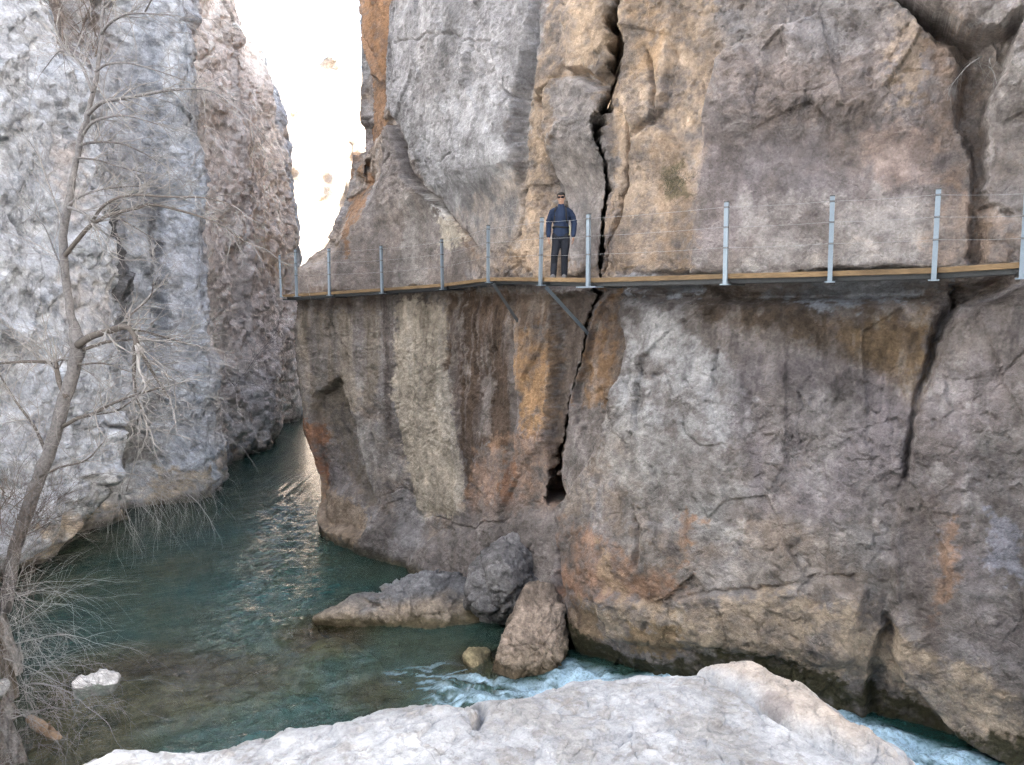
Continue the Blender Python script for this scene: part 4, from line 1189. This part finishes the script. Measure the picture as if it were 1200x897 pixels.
for i, (px, dy, d, ty, by) in enumerate(STA):
    n = nrm[i]; base = edge3[i]
    out = -n
    p0 = at(px, by, d) + out * .045; p1 = at(px, ty, d) + out * .045
    p0.x = base.x + out.x * .045; p1.x = base.x + out.x * .045
    lean = Vector((random.uniform(-.012, .012), 0, 0)) + t * 0
    if px == 637: lean = Vector((.0, 0, 0)); p0.x -= .03
    p1 = p1 + lean
    side = n.cross(UP).normalized()
    ax = (p1 - p0) / 2
    po = Tubes(); c = (p0 + p1) / 2
    w = .034
    po.box(c + out * .022, side * w, out * .006, ax)                      # web and two flanges of the channel post
    po.box(c + side * (w - .005) - out * .006, side * .005, out * .0215, ax)
    po.box(c - side * (w - .005) - out * .006, side * .005, out * .0215, ax)
    ob = po.build('railing_post', STEEL, walk, smooth=False)
    cp = Tubes(); cp.box(p1 + UP * .008, side * (w + .004), out * .034, UP * .008)
    cp.build('cap', STEEL_D, ob, smooth=False)
    ft = Tubes()
    if px == 691: ft.box(p0 - UP * .012 + n * .05, side * .23, n * .13, UP * .012)
    else: ft.box(p0 - UP * .01 + n * .02, side * .075, n * .07, UP * .01)
    ft.build('base_plate', STEEL, ob, smooth=False)
    for fz in (.34, .64, .93):
        cl = Tubes(); q = p0.lerp(p1, .16 + .84 * fz)
        cl.box(q + out * .004, side * (w + .006), out * .036, UP * .012)
        cl.build('cable_clamp', STEEL_D, ob, smooth=False)
    bmx = Tubes(); bmx.box(base + n * .5 - UP * .135, side * .035, n * .50, UP * .025)
    bmx.build('cross_beam', STEEL_D, walk, smooth=False)
    tops.append((p0, p1, out))
for fz in (.34, .64, .93):
    T = Tubes(); pts = []
    for i, (p0, p1, out) in enumerate(tops):
        q = p0.lerp(p1, .16 + .84 * fz) + out * .046
        if pts:
            a = pts[-1]
            pts += [a.lerp(q, .33) - UP * .012, a.lerp(q, .67) - UP * .012]
        pts.append(q)
    T.tube(pts, .0028, 5); T.build('cable', WIRE, walk)
for (a, b) in ((at(640, 337, 15.4), at(690, 392, 16.3)), (at(578, 333, 17.3), at(607, 377, 17.55))):
    T = Tubes(); d = (b - a).normalized(); s1 = d.cross(Vector((0, 1, 0))).normalized(); s2 = d.cross(s1)
    T.box((a + b) / 2, d * ((b - a).length / 2), s1 * .035, s2 * .03)
    T.build('brace', STEEL if a.x > 0.3 else STEEL_D, walk, smooth=False)


# ------------------------------------------------------------------ person
def limb(T, pts, radii, sides=14):
    """a rounded, tapering chain with elliptical rings (side radius, depth radius)"""
    pts = [Vector(p) for p in pts]
    radii = [r if hasattr(r, '__len__') else (r, r) for r in radii]
    # rounded ends
    t0 = (pts[0] - pts[1]).normalized(); t1 = (pts[-1] - pts[-2]).normalized()
    P, R = [], []
    for f in (.98, .8, .45):
        P.append(pts[0] + t0 * min(radii[0]) * f); R.append([q * math.sqrt(1 - f * f) for q in radii[0]])
    P += pts; R += [list(r) for r in radii]
    for f in (.45, .8, .98):
        P.append(pts[-1] + t1 * min(radii[-1]) * f); R.append([q * math.sqrt(1 - f * f) for q in radii[-1]])
    b = len(T.v); n = len(P)
    for i, p in enumerate(P):
        t = (P[min(i + 1, n - 1)] - P[max(i - 1, 0)]).normalized()
        if i == 0: a = Vector((1, 0, 0)) if abs(t.x) < .8 else Vector((0, 0, 1))
        a = a - t * a.dot(t)
        a.normalize(); c = t.cross(a)
        for k in range(sides):
            an = 2 * math.pi * k / sides
            T.v.append(p + a * math.cos(an) * R[i][0] + c * math.sin(an) * R[i][1])
    for i in range(n - 1):
        for k in range(sides):
            k2 = (k + 1) % sides
            T.f.append((b + i * sides + k, b + i * sides + k2, b + (i + 1) * sides + k2, b + (i + 1) * sides + k))
    T.f.append(tuple(b + k for k in range(sides))[::-1]); T.f.append(tuple(b + (n - 1) * sides + k for k in range(sides)))


def fuse(T, name, mat, parent, voxel, smooth=4):
    """all chains grown together into one continuous skin"""
    o = T.build(name, mat, parent)
    r = o.modifiers.new('Remesh', 'REMESH'); r.mode = 'VOXEL'; r.voxel_size = voxel; r.use_smooth_shade = True
    k = o.modifiers.new('Smooth', 'SMOOTH'); k.iterations = smooth; k.factor = .5
    return o


def make_person():
    base = at(657, 322, 15.45)
    base.z = edge3[5].lerp(edge3[6], .6).z + 0.002
    root = empty('person', base)
    tag(root, 'person in blue jacket, dark trousers and sunglasses standing on the walkway', 'person')
    def p(x, y, z): return base + Vector((x, y, z))
    SKIN = plain('skin', (.46, .27, .19), .55, 0, .12, 40)
    JACKET = plain('blue_jacket', (.006, .020, .058), .75, 0, .45, 18, .3)
    TROUS = plain('dark_trousers', (.007, .010, .019), .8, 0, .35, 25, .3)
    SHOE = plain('grey_shoes', (.16, .155, .155), .7, 0, .3, 40)
    HAIR = plain('dark_hair', (.014, .010, .008), .6, 0, .3, 60)
    LENS = plain('dark_lens', (.008, .008, .01), .15, 0, 0, 10)
    BLACK = plain('black_strap', (.015, .015, .016), .7, 0, .2, 30)
    PALE_S = plain('pale_strap', (.50, .48, .28), .7, 0, .2, 30)
    # joints; the weight is on the near leg, arms hang with a slight bend, feet a little apart
    J = {}
    for sd, m in ((-1, 'a'), (1, 'b')):
        k = 0.0 if sd < 0 else .015
        J[m] = dict(sh=(.178 * sd, .01, 1.392 + (.0 if sd < 0 else -.014)), e1=(.228 * sd + k, .03, 1.28), el=(.256 * sd + k, .035, 1.14), e2=(.256 * sd + k, -.02, 1.01), wr=(.250 * sd + k, -.075, .895),
                    hip=(.088 * sd, 0, .90), th=(.096 * sd, -.01, .70), kn=(.112 * sd - (.015 if sd < 0 else .03), -.03 - (.03 if sd < 0 else 0), .49), cf=(.118 * sd - (.024 if sd < 0 else .042), .012, .33),
                    an=(.120 * sd - (.03 if sd < 0 else .045), -.04 if sd < 0 else .02, .085), sd=sd, k=k)
    # --- body: one continuous surface
    T = Tubes()
    limb(T, [p(0, 0, .90), p(0, 0, .98), p(0, 0, 1.10), p(0, .01, 1.28), p(0, .012, 1.40)], [(.15, .10), (.155, .105), (.135, .095), (.155, .11), (.13, .09)])
    limb(T, [p(0, .012, 1.40), p(0, .008, 1.50), p(.002, -.005, 1.58)], [(.075, .065), (.056, .056), (.054, .056)])
    limb(T, [p(.002, -.018, 1.575), p(.003, -.012, 1.62), p(.003, -.005, 1.67), p(.003, .004, 1.72)], [(.050, .062), (.066, .084), (.074, .094), (.066, .084)])
    limb(T, [p(.003, -.095, 1.665), p(.003, -.112, 1.637)], [(.009, .009), (.014, .013)], 8)                    # nose
    limb(T, [p(-.018, -.088, 1.603), p(.024, -.088, 1.603)], [.008, .008], 8)                                   # lips
    for sd in (-1, 1): limb(T, [p(.003 + .076 * sd, .006, 1.675), p(.003 + .076 * sd, .004, 1.645)], [(.009, .016), (.008, .013)], 8)   # ears
    for j in J.values():
        sd, k = j['sd'], j['k']
        limb(T, [p(.10 * sd, .012, 1.42), p(*j['sh']), p(*j['e1']), p(*j['el']), p(*j['e2']), p(*j['wr'])], [.07, .062, .050, .043, .040, (.026, .030)])
        hx = .250 * sd + k
        limb(T, [p(hx, -.073, .895), p(hx + .003 * sd, -.068, .845), p(hx, -.058, .795)], [(.024, .028), (.021, .040), (.015, .040)], 10)
        for dy, ln in ((-.032, .066), (-.011, .078), (.011, .072), (.031, .056)):
            limb(T, [p(hx, -.058 + dy, .80), p(hx - .003 * sd, -.062 + dy, .795 - ln * .45), p(hx - .016 * sd, -.068 + dy, .795 - ln * .8), p(hx - .03 * sd, -.07 + dy, .795 - ln)], [.0095, .0095, .009, .0075], 8)
        limb(T, [p(hx - .004 * sd, -.075, .855), p(hx - .014 * sd, -.105, .825), p(hx - .022 * sd, -.115, .79)], [.014, .0115, .009], 8)
        limb(T, [p(*j['hip']), p(*j['th']), p(*j['kn']), p(*j['cf']), p(*j['an'])], [(.092, .095), (.080, .083), (.058, .060), (.055, .058), (.038, .042)])
        ax, ay, az = j['an']
        limb(T, [p(ax, ay + .03, .05), p(ax, ay - .08, .045), p(ax + .006 * sd, ay - .16, .035)], [(.034, .036), (.040, .034), (.036, .022)], 10)
    fuse(T, 'body', SKIN, root, .0065, 2)
    # --- jacket, trousers, shoes
    T = Tubes()
    limb(T, [p(0, 0, .93), p(0, 0, 1.0), p(0, 0, 1.12), p(0, .005, 1.28), p(0, .01, 1.40), p(0, .010, 1.455)], [(.170, .128), (.168, .128), (.158, .122), (.180, .138), (.150, .115), (.095, .085)], 20)
    limb(T, [p(0, .012, 1.44), p(0, .006, 1.515)], [(.09, .082), (.072, .072)], 16)
    for j in J.values():
        sd = j['sd']
        limb(T, [p(.075 * sd, .01, 1.425), p(.13 * sd, .01, 1.415), p(*j['sh']), p(*j['e1']), p(*j['el']), p(*j['e2']), p(*j['wr'])], [(.07, .08), (.07, .08), .074, .068, .062, .058, (.046, .048)])
        for z0 in (.03, .09): q = Vector(p(*j['el'])); limb(T, [q + Vector((-.05, 0, z0)), q + Vector((.05, -.02, z0 - .02))], [.02, .02], 8)
    limb(T, [p(-.16, -.02, .90), p(.16, -.02, .90)], [(.03, .03), (.03, .03)], 8)
    fuse(T, 'jacket', JACKET, root, .011, 3)
    T = Tubes()
    limb(T, [p(0, 0, .86), p(0, 0, .95)], [(.152, .116), (.150, .114)], 18)
    for j in J.values():
        limb(T, [p(*j['hip']), p(*j['th']), p(*j['kn']), p(*j['cf']), (p(*j['an']) + Vector((0, .006, -.01)))], [(.104, .108), (.092, .096), (.076, .08), (.072, .076), (.066, .075)])
    fuse(T, 'trousers', TROUS, root, .011, 3)
    for j in J.values():
        ax, ay, az = j['an']; sd = j['sd']; T = Tubes()
        limb(T, [p(ax, ay + .05, .055), p(ax, ay - .02, .06), p(ax + .004 * sd, ay - .10, .050), p(ax + .008 * sd, ay - .18, .038)], [(.040, .045), (.046, .055), (.049, .046), (.042, .032)], 14)
        limb(T, [p(ax, ay + .06, .016), p(ax + .008 * sd, ay - .20, .016)], [(.044, .016), (.042, .016)], 12)
        fuse(T, 'shoe', SHOE, root, .008, 3)
    T = Tubes()
    limb(T, [p(.003, .055, 1.63), p(.003, .045, 1.70), p(.003, .015, 1.745), p(.003, -.045, 1.752), p(.003, -.078, 1.735)], [(.066, .04), (.078, .055), (.080, .05), (.070, .036), (.055, .022)], 14)
    for sd in (-1, 1): limb(T, [p(.003 + .070 * sd, .0, 1.735), p(.003 + .076 * sd, -.02, 1.69)], [(.018, .05), (.008, .03)], 8)
    fuse(T, 'hair', HAIR, root, .008, 2)
    T = Tubes(); X = Vector((1, 0, 0)); Yv = Vector((0, 1, 0))
    for sd in (-1, 1):
        T.box(p(.003 + .036 * sd, -.098, 1.678), X * .029, Yv * .008, UP * .020)
        T.box(p(.003 + .076 * sd, -.045, 1.682), X * .004, Yv * .05, UP * .006)
    T.box(p(.003, -.102, 1.682), X * .010, Yv * .006, UP * .006)
    T.build('sunglasses', LENS, root, smooth=False, bevel=.003)
    T = Tubes()
    T.tube([p(.166 * math.cos(t), .130 * math.sin(t), 1.07 + .01 * math.sin(2 * t)) for t in np.linspace(0, 2 * math.pi, 33)], .020, 6, False); T.build('waist_strap', BLACK, root)
    T = Tubes(); T.tube([p(.185, -.07, 1.10), p(.197, -.08, 1.04), p(.195, -.08, .97), p(.18, -.09, .90)], .011, 6); T.build('pull_cord', PALE_S, root)
    for sd in (-1, 1):
        T = Tubes(); T.tube([p(.095 * sd, .02, 1.505), p(.105 * sd, -.07, 1.475), p(.115 * sd, -.128, 1.40), p(.12 * sd, -.142, 1.28), p(.14 * sd, -.120, 1.14)], .015, 6)
        T.build('shoulder_strap', BLACK, root)
    root.rotation_euler.z = math.radians(-9); root.scale = (.97, .97, .97)
    return root


make_person()

# ------------------------------------------------------------------ bare tree and thickets
BARK = plain('grey_bark', (.17, .162, .162), .9, 0, .95, 22, 1.0)
BARK_D = plain('dark_bark', (.12, .105, .095), .9, 0, .6, 14, .8)
TWIG = plain('pale_twig', (.34, .325, .315), .85, 0, .4, 8)
TWIG_D = plain('brown_twig', (.13, .105, .09), .85, 0, .5, 8)


def smooth_path(pts, k=5):
    P = [2 * pts[0] - pts[1]] + pts + [2 * pts[-1] - pts[-2]]
    out = []
    for i in range(1, len(P) - 2):
        for j in range(k):
            t = j / k
            p0, p1, p2, p3 = P[i - 1], P[i], P[i + 1], P[i + 2]
            out.append(0.5 * (2 * p1 + (p2 - p0) * t + (2 * p0 - 5 * p1 + 4 * p2 - p3) * t * t + (3 * p1 - p0 - 3 * p2 + p3) * t ** 3))
    out.append(pts[-1])
    return out


def rnd(s): return Vector((random.gauss(0, s), random.gauss(0, s), random.gauss(0, s)))


def twig(T, p, d, length, r, level, droop=0.0, kids=3, wob=.25, sides=3, spread=.8):
    n = max(3, int(length / .12)); n = min(n, 9)
    pts = [p.copy()]; d = d.normalized(); q = p.copy()
    for i in range(n):
        d = (d + rnd(wob * .45) + Vector((0, 0, -droop)) * .22).normalized()
        q = q + d * (length / n); pts.append(q.copy())
    T.tube(pts, [max(r * (1 - .8 * i / n), .0016) for i in range(n + 1)], sides, False)
    if level > 0:
        for _ in range(kids):
            i = random.randint(1, n)
            dd = (pts[i] - pts[i - 1]).normalized()
            sd = dd.cross(rnd(1)).normalized()
            twig(T, pts[i], (dd + sd * spread), length * random.uniform(.35, .65), r * .6, level - 1, droop, kids, wob, sides, spread)


def make_tree():
    D0 = 14.0
    tr = [(6, 715), (18, 645), (36, 585), (56, 535), (72, 480), (88, 425), (91, 402), (84, 372), (77, 322), (75, 268), (80, 235), (88, 195), (94, 165), (102, 135), (112, 95), (119, 45), (121, 5), (124, -40), (128, -90)]
    wd = [15, 15, 15, 15, 14.5, 15, 17, 9.5, 9, 9.5, 8.5, 7, 6.5, 6, 5, 4, 3, 2.5, 2]
    pts = [at(x, y, D0 + .02 * i) for i, (x, y) in enumerate(tr)]
    root = empty('bare_tree', pts[0])
    tag(root, 'tall leafless tree with a leaning grey trunk in front of the left cliff', 'tree')
    P = smooth_path(pts, 5)
    Rr = np.interp(np.linspace(0, len(wd) - 1, len(P)), range(len(wd)), wd) * .5 * D0 / F
    T = Tubes()
    T.tube([p + rnd(.008) for p in P], [float(r) * random.uniform(.93, 1.07) for r in Rr], 12)
    for a in range(46):                                           # burr with short shoots at the fork
        i = random.randint(24, 28); twig(T, P[i], rnd(1) + Vector((0, -.3, .8)), random.uniform(.15, .4), .007, 0)
    T.build('trunk', BARK, root)
    limbs = [
        ([(91, 405), (108, 394), (128, 388), (147, 383), (157, 392), (160, 405)], 11, 7, -.3, BARK_D),
        ([(159, 400), (157, 430), (158, 455), (165, 480)], 6, 3, -.3, BARK_D), ([(160, 403), (172, 425), (186, 448), (198, 466)], 5.5, 2.5, -.4, BARK_D),
        ([(147, 384), (170, 389), (195, 396), (216, 402)], 4, 2, -.3, BARK_D), ([(98, 410), (125, 401), (158, 398)], 5, 3, -.1, BARK_D),
        ([(74, 500), (92, 490), (110, 485), (128, 475), (150, 466), (186, 455)], 6, 2.5, -.5, BARK_D), ([(110, 486), (135, 482), (155, 470)], 3, 2, -.5, BARK_D),
        ([(78, 466), (70, 450), (66, 432), (64, 426), (40, 424), (14, 425), (-20, 428)], 8, 3, .2, BARK_D), ([(66, 432), (66, 424), (75, 422), (92, 430)], 4, 2, .1, BARK_D),
        ([(92, 428), (120, 426), (152, 436)], 3, 1.5, -.2, BARK_D),
        ([(103, 134), (118, 121), (140, 116), (165, 112), (200, 106), (240, 105), (262, 115)], 6, 2, -.4, BARK), ([(96, 160), (108, 144), (130, 137), (150, 136), (185, 146)], 4.5, 1.5, -.3, BARK),
        ([(94, 170), (110, 167), (140, 168), (165, 178), (188, 191)], 4, 1.5, .3, BARK), ([(91, 185), (115, 188), (140, 196), (170, 203)], 3, 1.2, .3, BARK),
        ([(78, 242), (95, 230), (120, 222), (150, 219), (166, 218)], 3.5, 1.5, .2, BARK), ([(76, 300), (92, 280), (107, 264), (130, 252), (160, 244), (178, 240), (215, 248), (255, 262), (288, 284)], 6.5, 2, -.5, BARK_D),
        ([(107, 262), (118, 245), (135, 233), (160, 229), (200, 231), (240, 232), (270, 240)], 4.5, 1.5, -.7, BARK_D), ([(80, 243), (98, 250), (107, 262)], 4.5, 3, -.2, BARK),
        ([(118, 40), (128, 28), (145, 18), (165, 16), (200, 18)], 4.5, 1.5, -.3, BARK), ([(108, 108), (97, 80), (86, 66), (70, 48), (66, 30)], 4.5, 1.5, .4, BARK),
        ([(112, 84), (125, 76), (150, 74), (190, 85), (230, 100)], 3.5, 1.2, -.5, BARK), ([(86, 66), (70, 60), (50, 84)], 2.5, 1, .3, BARK),
        ([(74, 262), (60, 225), (48, 190), (34, 165)], 3, 1, .5, BARK), ([(77, 325), (66, 300), (50, 262), (30, 240)], 3, 1, .5, BARK), ([(56, 535), (40, 500), (18, 470), (0, 440)], 5, 2, .4, BARK_D),
        ([(122, 10), (140, -6), (170, -20)], 3, 1, 0, BARK), ([(170, 14), (178, -2), (186, -30)], 2.5, 1, -.3, BARK), ([(45, 560), (70, 548), (100, 540), (120, 520)], 4, 1.5, -.5, BARK_D),
        ([(130, 252), (150, 262), (180, 280)], 2.5, 1, -.4, BARK_D), ([(140, 388), (150, 372), (175, 350), (180, 330)], 2.5, 1, -.4, BARK_D),
    ]
    groups = {}
    TW = Tubes()
    for lp, w0, w1, dz, mat in limbs:
        T = Tubes(); n = len(lp)
        q = [at(x, y, D0 + dz * (i / (n - 1)) * 2.2) for i, (x, y) in enumerate(lp)]
        S = smooth_path(q, 4)
        rr = np.linspace(w0 * .85, w1 * .85, len(S)) * .5 * D0 / F
        T.tube(S, [float(r) for r in rr], 7)
        T.build('limb', mat, root)
        for _ in range(int(7 + 2.2 * len(S) / 4)):
            i = random.randint(len(S) // 4, len(S) - 1)
            dd = (S[i] - S[max(i - 1, 0)]).normalized()
            twig(TW, S[i], dd * .9 + rnd(.55) + Vector((.15, 0, .25)), random.uniform(.35, 1.15), float(rr[i]) * .42 + .002, 2, .12, 2, .28)
        twig(TW, S[-1], S[-1] - S[-2], 1.0, float(rr[-1]) * .9, 2, .15, 3, .22)
    # fine whips reaching over the water, drooping
    for _ in range(38):
        a = at(random.uniform(150, 200), random.uniform(380, 500), D0 - .6)
        twig(TW, a, Vector((1, random.uniform(-.4, .4), random.uniform(-.25, .45))), random.uniform(.8, 1.9), .005, 1, .15, 2, .12, 3, .35)
    for _ in range(90):
        a = at(random.uniform(0, 90), random.uniform(380, 640), D0 + .2)
        twig(TW, a, rnd(1) + Vector((0, -.3, .3)), random.uniform(.5, 1.2), .005, 2, .05, 3, .25)
    o = TW.build('twigs', TWIG, root); o['kind'] = 'stuff'


def bush(name, label, roots, n, length, r, droop, lean, mats, level=2, kids=3, wob=.2, spread=.6, stem_n=5):
    base = roots[0]
    root = empty(name, base); tag(root, label, 'shrub', 'bare shrubs' if name == 'bare_shrub' else None)
    fine = Tubes(); k = 0
    for i in range(n):
        p = random.choice(roots) + rnd(.12)
        d = Vector(lean) + rnd(.5)
        L_ = length * random.uniform(.5, 1.15)
        if k < stem_n:
            T = Tubes(); pts = [p]; q = p.copy(); dd = d.normalized()
            for j in range(8):
                dd = (dd + rnd(.06) + Vector((0, 0, -droop)) * .10).normalized(); q = q + dd * (L_ / 7); pts.append(q.copy())
            T.tube(pts, [r * 1.6 * (1 - .09 * j) for j in range(len(pts))], 6)
            T.build('stem', mats[0], root); k += 1
            for j in range(2, 9):
                twig(fine, pts[j], (pts[j] - pts[j - 1]).normalized() + rnd(.5), L_ * .4, r * .6, level - 1, droop, kids, wob, 3, spread)
        else:
            twig(fine, p, d, L_, r * random.uniform(.5, 1), level, droop, kids, wob, 3, spread)
    o = fine.build('twigs', mats[1], root); o['kind'] = 'stuff'


make_tree()
bush('bare_shrub', 'tangled leafless thicket spilling over the bank in the lower left corner', [at(8, 760, 11.5), at(20, 800, 11.3), at(0, 840, 11), at(30, 740, 12), at(10, 700, 12.2)], 80, 1.6, .007, .45, (.5, -.2, .4), (TWIG, TWIG), 2, 3, .24)
bush('bare_shrub', 'low grey twiggy scrub at the bottom edge beside the driftwood', [at(-10, 850, 10.6), at(2, 880, 10.6), at(-6, 905, 10.2), at(-20, 900, 10)], 26, .6, .006, .3, (.3, -.2, .6), (TWIG, TWIG), 2, 3, .26)
bush('bare_shrub', 'brown brambly undergrowth around the foot of the tree', [at(20, 640, 13.6), at(35, 610, 13.5), at(5, 680, 13), at(25, 690, 13), at(0, 620, 13.2), at(10, 590, 13.4)], 130, 1.2, .006, .1, (.3, -.2, .7), (TWIG_D, TWIG_D), 2, 3, .28)
bush('bare_shrub', 'pale drooping twigs hanging over the dark water from the cliff foot', [at(160, 560, 21), at(185, 570, 21.5), at(145, 575, 20.6), at(200, 565, 22), at(215, 575, 22)], 46, 2.0, .010, 1.1, (.45, -.25, .35), (TWIG, TWIG), 2, 3, .22, .7)
bush('bare_shrub', 'dry reedy shrub in the dark hollow at the top of the pale cliff', [at(75, 20, 19.5), at(95, 40, 19.6), at(110, 60, 19.8)], 30, 1.6, .010, .1, (.1, -.3, .9), (TWIG_D, TWIG_D), 1, 3, .15)
bush('bare_shrub', 'wispy grey shrub growing on the far rib of the pale cliff', [at(250, 470, 33), at(275, 450, 33.5), at(300, 420, 37)], 40, 2.6, .011, .15, (.2, -.5, .5), (TWIG, TWIG), 2, 3, .2)
bush('dry_root', 'dry pale rootlets dangling in the crevice above the walkway', [at(1150, 72, 12.2), at(1157, 72, 12.2)], 14, .55, .006, 1.3, (-.2, -.5, .2), (TWIG, TWIG), 0, 1, .15, .5, 3)

bush('dry_shrub', 'small dark scrubby tuft growing on the tan rock right of the person', [at(788, 205, 13.9), at(792, 215, 13.8), at(784, 222, 13.9)], 60, .22, .004, .3, (0, -.6, .3), (TWIG_D, plain('olive_twig', (.055, .06, .03), .9, 0, .4, 8)), 1, 4, .3, .8, 3)
# driftwood
T = Tubes()
lp = [at(34, 842, 12.5), at(48, 853, 12.3), at(63, 864, 12.1), at(76, 876, 11.9), at(84, 893, 11.7), at(85, 912, 11.5)]
S = smooth_path(lp, 5)
T.tube([p + rnd(.006) for p in S], [.075 + .03 * math.sin(i * .22) + random.uniform(-.006, .006) for i in range(len(S))], 10)
T.tube([S[8], S[8] + Vector((.06, -.05, .16)), S[8] + Vector((.08, -.1, .26))], [.03, .022, .01], 6)
lg = T.build('driftwood_log', plain('driftwood', (.33, .23, .15), .85, 0, .7, 9, .6))
tag(lg, 'bent brown driftwood log lying at the edge of the shallows', 'log')

# ------------------------------------------------------------------ light
EL, AZ = 24.0, (1.0, -0.42)
sun_dir = Vector((AZ[0], AZ[1], 0)).normalized() * math.cos(math.radians(EL)) + Vector((0, 0, math.sin(math.radians(EL))))
sl = bpy.data.lights.new('sun', 'SUN'); sl.energy = 5.0; sl.angle = math.radians(.53); sl.color = (1, .93, .82)
so = bpy.data.objects.new('sun', sl); COL.objects.link(so)
so.rotation_euler = (-sun_dir).to_track_quat('-Z', 'Y').to_euler()
so.location = (20, 0, 30)

w = bpy.data.worlds.new('World'); scene.world = w; w.use_nodes = True
nt = w.node_tree; bg = nt.nodes['Background']
sky = nt.nodes.new('ShaderNodeTexSky'); sky.sky_type = 'NISHITA'; sky.sun_disc = False
sky.sun_elevation = math.radians(EL); sky.sun_rotation = math.atan2(sun_dir.x, sun_dir.y)
sky.air_density = 1.0; sky.dust_density = 4.0; sky.ozone_density = 0.5; sky.altitude = 700
hs = nt.nodes.new('ShaderNodeHueSaturation'); hs.inputs['Saturation'].default_value = .6
nt.links.new(sky.outputs[0], hs.inputs['Color']); nt.links.new(hs.outputs[0], bg.inputs['Color'])
bg.inputs['Strength'].default_value = .15

cam = bpy.data.cameras.new('camera'); co = bpy.data.objects.new('camera', cam); COL.objects.link(co)
cam.sensor_width = 36; cam.lens = 36 * F / 1200; cam.clip_start = .05; cam.clip_end = 1500
co.location = (0, 0, 0); co.rotation_euler = (math.pi / 2 - TILT, 0, 0)
scene.camera = co

vs = scene.view_settings
vs.view_transform = 'Standard'; vs.look = 'None'; vs.gamma = 1; vs.use_curve_mapping = False
vs.exposure = 2.5
scene.cycles.use_adaptive_sampling = True; scene.cycles.adaptive_threshold = 0.05
scene.cycles.use_denoising = True
scene.cycles.denoising_input_passes = 'RGB_ALBEDO_NORMAL'; scene.cycles.denoising_prefilter = 'NONE'
scene.cycles.max_bounces = 6; scene.cycles.diffuse_bounces = 3; scene.cycles.transparent_max_bounces = 8
scene.cycles.caustics_reflective = False; scene.cycles.caustics_refractive = False
scene.cycles.sample_clamp_indirect = 6
